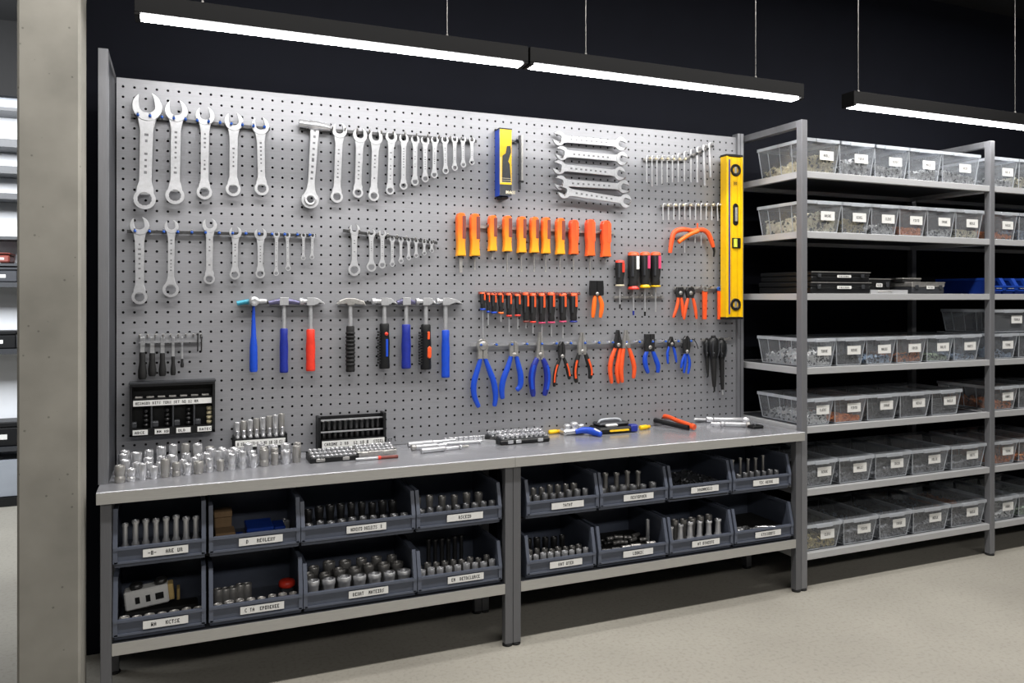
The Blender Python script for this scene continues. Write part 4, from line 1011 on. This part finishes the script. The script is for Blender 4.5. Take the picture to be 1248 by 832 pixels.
# dark power tool case
x, y, z = at_z(731, 530, BENCH_Z)
t = thing('tool_case', 'dark blue and black case with yellow stripe, lying right of the curved blue handle', 'case', (x, y, BENCH_Z))
MB().cbox(0, .23, 0, .12, 0, .035, .01).build('body', 'black', t)
MB().cbox(.06, .18, -.004, 0, .012, .022, .003).build('yellow_stripe', 'yellow', t)
MB().cbox(.02, .2, .03, .115, .035, .055, .008).build('lid', 'postdark', t)
MB().cbox(.05, .12, .01, .03, .035, .05, .006).build('white_panel', 'paper', t)
MB().cbox(.192, .235, -.004, .03, .003, .042, .006).build('corner_block', 'navy', t)
MB().tube(smooth_path([(.03,.07,.05),(.05,.07,.068),(.15,.07,.068),(.17,.07,.05)]), .006, 10).build('carry_handle', 'frost', t)
bar_tool('bit_driver', (780, 524), (792, 522.5), [(.7,.013,('handle','yellow')),(.3,.01,('neck','yellowdark'))], 'stubby yellow driver between the dark tool case and the orange cutters', 'driver')
# orange cutters lying
a = Vector(at_z(797, 517, BENCH_Z)); b = Vector(at_z(843, 525, BENCH_Z)); d = b-a
t = thing('bolt_cutter', 'orange-handled cutters with black grips lying across the right bench', 'cutters', (a.x, a.y, BENCH_Z), (0, 0, math.atan2(d.y, d.x)))
L = d.length
MB().tube(smooth_path([(-.02,.02,.035),(.06,.035,.05),(L*.55,.02,.04),(L,.012,.024)]), .0125, 12).build('handle', 'redorange', t)
MB().tube(smooth_path([(-.02,-.01,.03),(.06,-.03,.03),(L*.55,-.02,.022),(L*.95,-.01,.016)]), .014, 12).build('handle', 'black', t)
MB().tube([(L*.97,.0105,.024),(L*1.04,.01,.02)], [.017,.016], 12).build('handle_end', 'redorange', t)
MB().cbox(-.06, -.005, -.012, .02, .012, .04, .006).build('jaws', 'darksteel', t)
# silver torque tools at the right end
t, L, rm = bar_tool('torque_wrench', (822, 514.5), (914, 515.5), [(.42,.008,('shaft','satin')),(.1,.017,('collar','chrome')),(.38,.014,('grip','satin')),(.1,.019,('end_cap','chrome'))], 'long silver torque wrench lying at the back, right end of the bench', 'wrench')
bar_tool('torque_wrench', (866, 520), (914, 521), [(.25,.011,('shaft','chrome')),(.1,.016,('collar','satin')),(.55,.014,('grip','satin')),(.1,.017,('end_cap','dullsteel'))], 'short silver torque wrench lying in front of the long one', 'wrench')
x, y, z = at_z(914, 523, BENCH_Z)
t = thing('adapter_block', 'small black block at the right end of the silver torque wrenches', 'block', (x+.015, y-.01, BENCH_Z))
MB().cbox(0, .075, 0, .05, 0, .018, .005).build('body', 'black', t); MB().lathe([(0,.018),(.012,.018),(.012,.024),(0,.024)], 12, 0, (.03, .025, 0)).build('knob', 'darkgrey', t)

tag(TINYMB.build('small_sockets', ['chrome', 'dullsteel', 'darksteel']), 'small chrome sockets packed in the flat trays and cases on the worktops', 'sockets', None, 'stuff')

# ------------------------------------------------------------------ slate storage bins under the bench
def open_bin(x0, x1, z0, H, lip, D, y, label, text, group, mm=('bin','binin'), lab=True, cat='bin'):
    W = x1-x0; g = W/2
    t = thing('storage_bin', label, cat, ((x0+x1)/2, y, z0), group=group)
    th = .005
    side = [(.004,.02),(.0,lip),(.026,H),(D,H),(D,.0),(.018,0),(.018,.02)]
    mb = MB()
    for s0 in (-g, g-th): mb.xprism(side, s0, s0+th)
    mb.box(-g+th, g-th, .004, .009, .02, lip).box(-g+th, g-th, .018, D, .0, .006).box(-g+th, g-th, D-th, D, .006, H)
    mb.box(-g+.006, g-.006, .016, .02, 0, .02)   # stepped stacking foot
    mb.build('body', mm[0], t)
    # rim: thick bands along the lip, the sloped sides and the top
    rm = MB().box(-g-.003, g+.003, -.005, .012, lip-.008, lip+.002)
    for s0 in (-g-.004, g-.012):
        rm.xprism([(-.004,lip-.006),(.012,lip-.006),(.04,H-.012),(D,H-.012),(D,H+.002),(.024,H+.002),(-.004,lip+.004)], s0, s0+.016)
        rm.box(s0, s0+.016, -.002, .012, .02, lip-.006)
    rm.box(-g, g, -.002, .006, .018, .026).build('rim', mm[1], t)
    if lab:
        lw = min(.17, W*.5); c = W*.06
        mb = MB().box(c-lw/2, c+lw/2, -.0035, -.0005, .034, lip-.014)
        hh = (lip-.048)*.5
        cw = min(.0026, lw*.8/(4*max(8, len(text))))
        mb.text(text, c-len(text)*2*cw, -.004, .034+(lip-.048)*.25, hh, 1, cw).build('label_sticker', ['paper', 'ink'], t)
    return t
def bx(px): return wx(px, 3.345)
BINS = {}
spec = [ # key,row,px0,px1,z0,H,text
 ('b1','U',137.5,251,.566,.222,'-8-  6ARE(UR'),('b2','U',254.5,366,.566,.2,'D   REVLEXY'),('b3','U',366.8,506,.566,.18,'HEBEKTO DRELECTS  B'),('b4','U',507.5,611,.566,.18,'RSCEIB'),
 ('b5','L',137.5,251,.29,.238,'WA   KCTSE'),('b6','L',254.5,369,.29,.225,'C TA  EPONEKEE'),('b7','L',370,508,.29,.195,'BEXAT  MATEINS'),('b8','L',509,611.5,.29,.185,'EM  BETNCLURCE'),
 ('c1','U',641.5,729.5,.566,.178,'TATAT'),('c2','U',731,813.5,.566,.178,'NEXTOPBER'),('c3','U',816,891,.566,.178,'DNUMMIESS'),('c4','U',893,963.5,.566,.178,'TIC KENNE'),
 ('d1','L',641.5,726,.29,.192,'KAT UTEB'),('d2','L',729,814,.29,.192,'LOOKIC'),('d3','L',816,893,.29,.192,'AT OTHEOTE'),('d4','L',895,966.5,.29,.192,'ETECKOOTS')]
posn = {'b':'under the left bench','c':'under the right bench','d':'under the right bench'}
ordr = ['leftmost','second','third','rightmost']
for key, row, p0, p1, z0, H, tx in spec:
    k = int(key[1])-1; kk = k % 4; bench = 'left' if key[0] == 'b' else 'right'
    x0, x1 = bx(p0)+.004, min(bx(p1)-.004, 3.069)
    extra = {'b1':'with eight tall sockets','b2':'with blue plastic boxes','b3':'with two rows of sockets','b4':'with short and tall sockets','b5':'with a pale tool block','b6':'with a red cap','b7':'with large flared sockets','b8':'with small cup sockets',
             'c1':'with cup sockets','c2':'with five tall sockets behind','c3':'with a heap of dark bits','c4':'with slim pins behind','d1':'with crowded sockets','d2':'with lying bits and one pin','d3':'with tall fat sockets','d4':'nearly empty, few pins'}[key]
    open_bin(x0, x1, z0, H, .078, .37, 3.343, f'slate open-front bin {extra}, {ordr[kk]} in {"upper" if row == "U" else "lower"} row, {bench} bench', tx, 'slate bins under the workbenches')
    BINS[key] = (x0, x1, z0+.0065, H)
binname = {k: f'{ordr[(int(k[1])-1) % 4]} {"upper" if r == "U" else "lower"} bin, {"left" if k[0] == "b" else "right"} bench' for k, r, *_ in spec}
def brow(key, kind, n, yoff, r, h, mt, rowname, f0=.08, f1=.92, raise_=0., jit=0.):
    x0, x1, z, H = BINS[key]; W = x1-x0
    for k in range(n):
        f = f0+(f1-f0)*(k/(n-1) if n > 1 else 0)
        rr = r*rnd.uniform(.9, 1.1)
        o = socket(kind, x0+W*f, 3.343+yoff+rnd.uniform(-jit, jit), z+raise_, rr, h*rnd.uniform(.95, 1.06), mt, f'{"tall" if h > .1 else "short"} socket, {nth(k, n)} in {rowname} row of {binname[key]}', f'sockets in the {binname[key]}')
def block(key, f0, f1, y0, y1, h, m, label, parts=None):
    x0, x1, z, H = BINS[key]; W = x1-x0
    t = thing('small_box', label, 'box', (x0+W*f0, 3.343+y0, z))
    w = W*(f1-f0)
    MB().cbox(0, w, 0, y1-y0, 0, h*.8, .004).build('body', m[0], t)
    MB().cbox(-.002, w+.002, -.002, y1-y0+.002, h*.8, h, .003).build('lid', m[1], t)
    return t, w
brow('b1','tall',8,.05,.0155,.158,'satin','the single',.11,.9)
t, w = block('b2',.07,.28,.05,.14,.072,('tan','card'),'small tan card box with brown lid, left inside the bin of blue boxes')
block('b2',.07,.27,.2,.28,.12,('card','card'),'taller brown card box behind the small tan one')
for i, (f0, f1, y0, y1, h, l) in enumerate(((.42,.72,.06,.2,.075,'largest blue plastic box in the second upper bin'),(.3,.38,.07,.12,.05,'tiny blue plastic box beside the tan card box'),(.75,.87,.1,.2,.06,'narrow blue plastic box at the right inside the second upper bin'))):
    t, w = block('b2', f0, f1, y0, y1, h, ('bluebin','bluebinrim'), l)
    MB().cbox(w*.2, w*.8, -.004, -.001, h*.25, h*.55, .002).build('front_panel', 'bluebinrim', t)
brow('b2','short',4,.24,.011,.05,'chrome','the back right',.86,.94,0,.02)
brow('b3','flared',9,.12,.019,.118,'darksteel','the rear',.09,.86)
brow('b3','cup',10,.05,.0165,.075,'satin','the front',.075,.93)
brow('b4','flared',6,.12,.018,.115,'dullsteel','the rear',.08,.84)
brow('b4','cup',9,.05,.0155,.085,'satin','the front',.08,.94)
# pale tool block in lower left bin
x0, x1, z, H = BINS['b5']; W = x1-x0
t = thing('drill_bit_case', 'pale grey case with dark windows lying tilted in the lower left bin', 'case', (x0+W*.1, 3.343+.13, z+.055), (0, radians(-6), 0))
MB().cbox(0, W*.5, 0, .06, 0, .075, .005).build('body', 'paper', t)
for f, w_ in ((.12,.03),(.24,.03),(.35,.055)):
    MB().box(W*f, W*f+w_*.55, -.002, 0, .022, .048).build('window', 'black', t)
MB().cbox(W*.5, W*.56, .005, .055, .005, .07, .003).build('end_block', 'tan', t)
for f in (.08, .36):
    MB().lathe([(0,.075),(.024,.075),(.026,.09),(.016,.098),(0,.098)], 14, 0, (W*f+.02, .03, 0)).build('knob', 'darksteel', t)
x5 = x0+W*.08
ob = MB().cbox(0, W*.85, 0, .08, 0, .052, .006).build('foam_block', 'rubber', None, (x5, 3.343+.12, z)); tag(ob, 'black foam block under the pale case in the lower left bin', 'block')
brow('b5','flared',7,.055,.019,.062,'dullsteel','the front',.1,.93)
ob = MB().cbox(0, .012, 0, .05, 0, .09, .002).build('tan_card', 'tan', None, (x0+W*.68, 3.343+.22, z)); tag(ob, 'narrow tan card standing behind the pale case, lower left bin', 'card')
brow('b6','flared',8,.055,.0175,.066,'dullsteel','the front',.09,.92)
brow('b6','short',5,.13,.019,.10,'dullsteel','the middle',.1,.42,.0)
x0, x1, z, H = BINS['b6']; W = x1-x0
ob = MB().lathe([(0,0),(.03,0),(.034,.006),(.034,.02),(.028,.028),(.012,.03),(0,.03)], 18).build('red_cap', 'red', None, (x0+W*.87, 3.343+.115, z+.075)); tag(ob, 'bright red round cap at the right inside the second lower bin', 'cap')
ob = MB().cbox(0, .05, 0, .05, 0, .074, .005).build('grey_spacer', 'darkgrey', None, (x0+W*.8, 3.343+.09, z)); tag(ob, 'dark grey spacer under the red cap in the second lower bin', 'spacer')
brow('b7','flared',7,.06,.028,.1,'satin','the front',.09,.92)
brow('b7','flared',7,.135,.026,.11,'dullsteel','the second',.08,.9,0,.01)
brow('b7','flared',6,.21,.026,.12,'dullsteel','the third',.14,.88,0,.012)
brow('b8','cup',9,.055,.0155,.086,'satin','the front',.08,.94)
brow('b8','cup',9,.105,.0155,.09,'dullsteel','the second',.08,.92)
brow('b8','pin',6,.24,.0135,.155,'darksteel','the rear',.3,.72)
brow('c1','cup',8,.05,.0155,.092,'satin','the front',.07,.88)
brow('c1','cup',7,.11,.015,.112,'dullsteel','the second',.1,.8)
brow('c2','flared',6,.05,.0185,.09,'satin','the front',.1,.86)
brow('c2','tall',5,.12,.018,.145,'dullsteel','the rear',.08,.75)
brow('c4','cup',8,.05,.014,.088,'satin','the front',.08,.86)
brow('c4','pin',6,.12,.0105,.15,'dullsteel','the rear',.1,.78)
brow('d1','cup',9,.05,.0145,.084,'satin','the front',.08,.93)
brow('d1','cup',9,.1,.0145,.088,'dullsteel','the second',.06,.9,0,.006)
brow('d1','flared',6,.17,.0165,.12,'darksteel','the rear',.1,.74)
brow('d3','tall',6,.055,.02,.135,'satin','the front',.1,.87)
brow('d3','flared',5,.13,.019,.135,'dullsteel','the rear',.3,.86)
def lying(key, n, m, fx, fy, zr, label, L=.05):
    x0, x1, z, H = BINS[key]; W = x1-x0
    for k in range(n):
        fx_ = fx[0]+(fx[1]-fx[0])*((k % 6)+rnd.random()*.5)/6; yy = fy[0]+(fy[1]-fy[0])*(k//6+rnd.random()*.4)/max(1, math.ceil(n/6))
        o = socket('short', x0+W*fx_, 3.343+yy, z+zr+.011, .0105, L*rnd.uniform(.7, 1.1), m if rnd.random() < .6 else 'darksteel', label.format(ORD[k % 20] if n <= 20 else k), f'bits lying in the {binname[key]}', (radians(90), 0, radians(90+rnd.uniform(-30, 30))), 'driver_bit', 'bit')
def foam(key, h, label):
    x0, x1, z, H = BINS[key]
    ob = MB().cbox(.008, x1-x0-.008, .012, .33, 0, h, .004).build('foam_insert', 'rubber', None, (x0, 3.343, z)); tag(ob, label, 'insert')
foam('d2', .05, 'black foam insert lining the second lower bin of the right bench')
lying('d2', 18, 'dullsteel', (.08, .86), (.03, .26), .05, 'dark bit lying in the second lower bin, right bench, {} from the front')
socket('plain', BINS['d2'][0]+(BINS['d2'][1]-BINS['d2'][0])*.9, 3.343+.12, BINS['d2'][2]+.05, .01, .11, 'satin', 'single upright chrome pin at the right of the second lower bin, right bench', None, name='chrome_pin', cat='pin')
foam('d4', .055, 'black foam insert lining the nearly empty rightmost lower bin, right bench')
lying('d4', 8, 'chrome', (.1, .6), (.03, .12), .055, 'thin steel bit in the nearly empty rightmost lower bin, {} from the front left', .06)

# ------------------------------------------------------------------ heaps of loose hardware
def heap_mesh(seed, n=260, flat=.5):
    """unit footprint 1x1 (x -.5...5, y 0..1), height about 1"""
    r = random.Random(seed); mb = MB(); G = 9
    def hgt(u, v): return .55+.25*sin(3.1*u+seed)*cos(2.3*v+seed*1.7)+.2*sin(7*u+seed*2.1)*sin(6*v)*.5
    vs = []; 
    for j in range(G+1):
        for i in range(G+1):
            u, v = i/G, j/G; vs.append((u-.5, v, max(.15, hgt(u, v)-.08)))
    fs = [(j*(G+1)+i, j*(G+1)+i+1, (j+1)*(G+1)+i+1, (j+1)*(G+1)+i) for j in range(G) for i in range(G)]
    nb = len(vs)
    base = [(u-.5, v, 0) for v in (0, 1) for u in (0, 1)]
    mb.add(vs, fs, 0)
    for a in range(G):
        for (i0, j0, i1, j1) in ((a,0,a+1,0),(a+1,G,a,G),(0,a+1,0,a),(G,a,G,a+1)):
            p, q = vs[j0*(G+1)+i0], vs[j1*(G+1)+i1]
            mb.add([(p[0],p[1],0),(q[0],q[1],0),q,p], [(0,1,2,3)], 0)
    return mb, hgt, r
def add_bits(mb, hgt, r, n, W, D, H, sz):
    for k in range(n):
        e = r.random()
        if e < .45: u, v = r.random(), 0; z = r.random()*hgt(u, v)
        elif e < .6: u, v = 0, r.random(); z = r.random()*hgt(u, v)
        else: u, v = r.random(), r.random(); z = hgt(u, v)-.06+r.random()*.08
        p = Vector(((u-.5)*W, v*D, z*H)); a = r.uniform(.5, 1.3)*sz; b = a*r.uniform(.25, .8)
        E = Euler((r.uniform(0,6),r.uniform(0,6),r.uniform(0,6))).to_matrix()
        p.x = max(-W/2+a*.55, min(W/2-a*.55, p.x)); p.y = max(a*.55, min(D-a*.55, p.y)); p.z = max(a*.55, p.z)
        c = [p+E@Vector((sx*a/2, sy*b/2, sz_*b/2)) for sz_ in (-1,1) for sx, sy in ((-1,-1),(1,-1),(1,1),(-1,1))]
        mb.add(c, [(0,3,2,1),(4,5,6,7),(0,1,5,4),(1,2,6,5),(2,3,7,6),(3,0,4,7)], 1 if r.random() < .24 else 0)
def heap(x, y, z, W, D, H, seed, mt, label, name='loose_fasteners', n=240, sz=.016, m2='c_dark', cat='fasteners'):
    mb, hgt, r = heap_mesh(seed)
    k = sz*.55; mb.v = [(a*(W-2*k), k+b*(D-2*k), c*H) for a, b, c in mb.v]
    add_bits(mb, hgt, r, n, W, D, H, sz)
    o = mb.build(name, [mt, m2], None, (x, y, z))
    return tag(o, label, cat, None, 'stuff')
x0, x1, z, H = BINS['c3']
foam('c3', .05, 'black foam insert lining the third upper bin of the right bench')
heap((x0+x1)/2, 3.343+.03, z+.05, (x1-x0)*.8, .28, .04, 3, 'c_dark', 'loose dark bits heaped in the third upper bin of the right bench', n=260, sz=.014, m2='darksteel')

# ------------------------------------------------------------------ clear lidded boxes on the racks
SHELFN = {6:'top shelf',5:'second shelf down',3:'fourth shelf down',2:'fifth shelf down',1:'sixth shelf down',0:'bottom shelf'}
def clear_box(x0, x1, zs, H, D, y, label, text, open_top=False, stack=False):
    W = x1-x0; g = W/2; tp = .02
    t = thing('storage_box', label, 'storage box', ((x0+x1)/2, y, zs), group='clear plastic storage boxes on the racks')
    b0 = [(-g+tp+.006, tp+.004), (g-tp-.006, tp+.004), (g-tp-.006, D-tp), (-g+tp+.006, D-tp)]
    b1 = [(-g+.006, .006), (g-.006, .006), (g-.006, D-.004), (-g+.006, D-.004)]
    mb = MB(); vs = [(x, yy, .003) for x, yy in b0]+[(x, yy, H-.012) for x, yy in b1]
    mb.add(vs, [(0,1,2,3),(0,1,5,4),(1,2,6,5),(2,3,7,6),(3,0,4,7)])
    rb = mb
    for i, (sx, sy) in enumerate(((-1,0),(1,0),(1,1),(-1,1))):
        p = Vector(vs[i]); q = Vector(vs[i+4]); rb.tube([p, q], .0028, 6, 1)
    rb.tube([Vector(vs[0]), Vector(vs[1])], .0025, 6, 1); rb.tube([Vector(vs[3]), Vector(vs[0])], .0025, 6, 1)
    for f in (.3, .55, .8):
        a = Vector(vs[0]).lerp(Vector(vs[3]), f); b = Vector(vs[4]).lerp(Vector(vs[7]), f); rb.tube([a, b], .002, 6, 1)
    mb.build('body', ['clear', 'clearrim'], t)
    ld = MB()
    ld.box(-g, g, 0, .006, H-.022, H-.004).box(-g, g, D-.006, D, H-.022, H-.004).box(-g, -g+.005, .006, D-.006, H-.022, H-.004).box(g-.005, g, .006, D-.006, H-.022, H-.004)
    rim = ld.build('lid_rim', 'clearrim', t)
    MB().add([(-g+.004,.004,H-.004),(g-.004,.004,H-.004),(g-.004,D-.004,H-.004),(-g+.004,D-.004,H-.004)], [(0,1,2,3)]).build('lid', 'clear', t)
    MB().cbox(-g*.45, g*.45, -.006, 0, H-.026, H-.006, .004).build('latch', 'clearrim', t)
    lw = min(.1, W*.44); lh = min(.05, H*.33); lz = H*.38; c = g*.22
    yf = lambda zz: .006+(tp-.002)*(1-(zz-.003)/(H-.015))
    y_ = yf(lz+lh)-.0035
    mb = MB().box(c-lw/2, c+lw/2, y_, y_+.0015, lz, lz+lh)
    cw = min(.0024, lw*.66/(4*len(text)))
    mb.text(text, c-len(text)*2*cw, y_-.0005, lz+lh*.34, lh*.3, 1, cw).build('label_sticker', ['paper', 'ink'], t)
    return t
WORDS = ['MNOLS','TURNE','NERDE','MALES','SOCER','BOLSE','KUETS','TERNE','WASHE','RIVEL','CLENS','PINTO','SKRUE','HEXLE','NAILO','DOWEL']
rowpx = { # level: (px list of front edges rack 1), H, depth
 6: ([(979,1026),(1023,1069),(1066,1110),(1108,1150),(1149,1196)], .19),
 5: ([(979,1028),(1026,1063.5),(1062,1098),(1096.5,1132),(1130.5,1166.5),(1165,1200)], .178),
 3: ([(979,1021),(1019,1057),(1056,1094),(1093,1131),(1130,1164),(1163,1197)], .163),
 2: ([(979,1018),(1017,1058),(1057,1097.5),(1097,1136.5),(1136,1173.5)], .155),
 1: ([(979,1021),(1023,1066),(1067,1112),(1112,1158),(1160,1203)], .152),
 0: ([(979,1027),(1028,1071),(1072,1113),(1113,1159),(1160,1203)], .152)}
CONT = {6: ['c_brass','c_steel','c_steel','c_steel','c_steel'], 5: ['c_tan','c_olive','c_steel','c_copper','c_steel','c_tan'], 3: ['c_bright','c_dark','c_blue','c_rust','c_green','c_blue'],
        2: ['c_bright','c_copper','c_dark','c_dark','c_dark'], 1: ['c_dim']*5, 0: ['c_olive','c_dim','c_dim','c_dim','c_dim']}
CN = {'c_dim':'dull steel','c_brass':'brassy','c_steel':'grey steel','c_tan':'pale tan','c_olive':'olive brown','c_copper':'copper coloured','c_bright':'bright zinc','c_dark':'dark','c_blue':'bluish','c_rust':'rusty','c_green':'greenish'}
FILL = {6: [.62,.5,.5,.42,.4], 5: [.6,.5,.35,.3,.25,.3], 3: [.55,.4,.3,.42,.3,.25], 2: [.4,.2,.2,.2,.2], 1: [.5,.4,.35,.35,.4], 0: [.5,.55,.55,.4,.45]}
nb = 0
for lv in (6, 5, 3, 2, 1, 0):
    rows, H = rowpx[lv]; zs = LEV[lv]+.0005; n = len(rows)
    D = .40 if lv > 1 else .46
    for i, (p0, p1) in enumerate(rows):
        Y = 3.352
        x0 = max(3.168, wx(p0, Y)+.002); x1 = wx(p1, Y)-.002
        if lv in (6,5,3,2) and i == 0: x0 = 3.168
        x1 = min(x1, 4.612)
        mt = CONT[lv][i]
        clear_box(x0, x1, zs, H, D, Y, f'clear box of {CN[mt]} bits, {nth(i, n)} on the {SHELFN[lv]}, near rack', WORDS[nb % 16])
        f = FILL[lv][i]; W = x1-x0-.056
        heap((x0+x1)/2, Y+.028, zs+.004, W, D-.056, (H-.03)*f*(1.6 if lv > 4 else 1.35), nb+1, mt, f'loose {CN[mt]} hardware in the {nth(i, n)} clear box, {SHELFN[lv]}, near rack', n=460, sz=.019 if lv > 4 else .016, m2='c_dark' if mt != 'c_copper' else 'c_rust')
        if lv == 0 and 0 < i:
            heap((x0+x1)/2-.01, Y+.14, zs+(H-.03)*.74, W*.7, .22, .035, nb+50, 'c_dark' if i < 4 else 'c_rust', f'{"dark wiry scrap" if i < 4 else "rusty scrap"} on top in the {nth(i, n)} clear box, bottom shelf, near rack', name='wire_scrap', n=200, sz=.022, m2='c_blue' if i < 4 else 'c_copper', cat='scrap')
        nb += 1
    # second rack
    far = {6:['c_steel','c_tan','c_steel'],5:['c_copper','c_blue','c_steel'],3:['c_blue','c_dark','c_steel'],2:['c_rust','c_dark','c_steel'],1:['c_rust','c_copper','c_steel'],0:['c_steel','c_green','c_steel']}[lv]
    xx = 4.672
    for i in range(3):
        w = .235
        clear_box(xx, xx+w, zs, H, D, 3.352, f'clear box of {CN[far[i]]} bits, {ORD[i]} on the {SHELFN[lv]}, far rack', WORDS[nb % 16])
        heap(xx+w/2, 3.352+.028, zs+.004, w-.056, D-.056, (H-.03)*.6, nb+1, far[i], f'loose {CN[far[i]]} hardware in the {ORD[i]} clear box, {SHELFN[lv]}, far rack', n=160, m2='c_dark')
        xx += w+.006; nb += 1
clear_box(4.68, 5.08, LEV[3]+.1635, .15, .36, 3.37, 'larger clear box stacked on the fourth-shelf boxes of the far rack', 'TEBOLD')

# ------------------------------------------------------------------ third shelf: cases and blue bins
Z3 = LEV[4]+.0005
def tool_case(x0, x1, y, D, z, H, label, hm='black', lid='black', name='tool_case'):
    W = x1-x0
    t = thing(name, label, 'case', (x0, y, z))
    MB().cbox(0, W, 0, D, 0, H*.56, .006).build('body', hm, t)
    MB().cbox(-.003, W+.003, -.003, D+.003, H*.56, H, .006).build('lid', lid, t)
    MB().box(-.003, W+.003, -.0045, -.003, H-.006, H-.001).build('lid_edge', 'dullsteel', t)
    MB().cbox(W*.42, W*.66, -.0055, -.003, H*.4, H*.66, .003).text('TECIOS', W*.45, -.006, H*.46, H*.13, 1, W*.0075).build('label_sticker', ['paper', 'ink'], t)
    for f in (.12, .86): MB().cbox(W*f-.012, W*f+.012, -.008, -.003, H*.42, H*.74, .002).build('latch', 'darkgrey', t)
    return t
xA0, xA1 = 3.21, wx(1061, 3.36)
tool_case(xA0, xA1, 3.36, .42, Z3, .065, 'black hard case on the third shelf, lower of the stacked pair')
tool_case(xA0+.006, xA1-.004, 3.362, .41, Z3+.0655, .058, 'black hard case with pale sticker on the third shelf, upper of the stacked pair')
xB0, xB1 = xA1+.008, wx(1106, 3.37)
t = thing('metal_tray', 'flat silver tray on the third shelf between the black cases and the grey case', 'tray', (xB0, 3.37, Z3))
MB().box(0, xB1-xB0, 0, .3, 0, .004).box(0, xB1-xB0, -.002, .002, 0, .022).box(0, xB1-xB0, .298, .302, 0, .022).box(0, .004, .002, .298, 0, .022).box(xB1-xB0-.004, xB1-xB0, .002, .298, 0, .022).build('pan', 'shelf', t)
MB().tube([(.06,-.003,.012),(.09,-.018,.012),(.14,-.018,.012),(.17,-.003,.012)], .003, 8).build('pull', 'dullsteel', t)
tool_case(xB0+.012, xB0+.215, 3.42, .22, Z3+.0045, .085, 'small matte black case standing in the silver tray, third shelf')
xC0, xC1 = wx(1112, 3.37), wx(1151, 3.37)
tool_case(xC0, xC1, 3.37, .26, Z3, .07, 'grey and black case with worn pale lid on the third shelf', 'darkgrey', 'dullsteel')
t = thing('lidded_tin', 'thin dark tin lying on top of the worn grey case', 'tin', (xC0-.02, 3.42, Z3+.0705))
MB().cbox(0, .15, 0, .12, 0, .016, .003).build('body', 'darksteel', t); MB().cbox(-.003, .153, -.003, .123, .016, .024, .002).build('lid', 'dullsteel', t)
for i in range(5):
    open_bin(4.672+i*.112, 4.672+i*.112+.104, Z3, .098, .05, .40, 3.36, f'small blue open-front bin, {ORD[i]} from the left on the third shelf, far rack', 'NKE', 'blue bins on the third shelf', ('bluebin','bluebinrim'))

# ------------------------------------------------------------------ lights, world, camera
def area(name, loc, rot, sx, sy, e, col=(1, .97, .93)):
    L = bpy.data.lights.new(name, 'AREA'); L.shape = 'RECTANGLE'; L.size = sx; L.size_y = sy; L.energy = e; L.color = col
    o = bpy.data.objects.new(name, L); C.objects.link(o); o.location = loc; o.rotation_euler = rot; return o
area('ceiling_strip_light', (2.4, 2.35, 3.6), (0, 0, 0), 7, .16, 190)
area('ceiling_strip_light', (2.2, -2.4, 3.6), (radians(18), 0, 0), 7, .4, 160)
area('display_room_light', (-1.9, 5.2, 3.3), (radians(55), 0, 0), 3, 1.2, 260, (.96, .98, 1))
w = bpy.data.worlds.new('room_ambience'); bpy.context.scene.world = w; w.use_nodes = True
w.node_tree.nodes['Background'].inputs[0].default_value = (.55, .6, .7, 1); w.node_tree.nodes['Background'].inputs[1].default_value = .06

cam = bpy.data.cameras.new('camera'); co = bpy.data.objects.new('camera', cam); C.objects.link(co)
cam.sensor_width = 36; cam.lens = F/1248*36; cam.shift_y = (HY-416)/1248
co.location = (0, 0, CAMZ); co.rotation_euler = (radians(90), 0, -TH); cam.clip_start = .05
sc = bpy.context.scene; sc.camera = co
sc.view_settings.view_transform = 'Standard'; sc.view_settings.look = 'None'; sc.view_settings.exposure = 0.0
try:
    sc.cycles.transparent_max_bounces = 32; sc.cycles.max_bounces = 8; sc.cycles.sample_clamp_indirect = 6
    sc.cycles.use_denoising = True
except Exception: pass
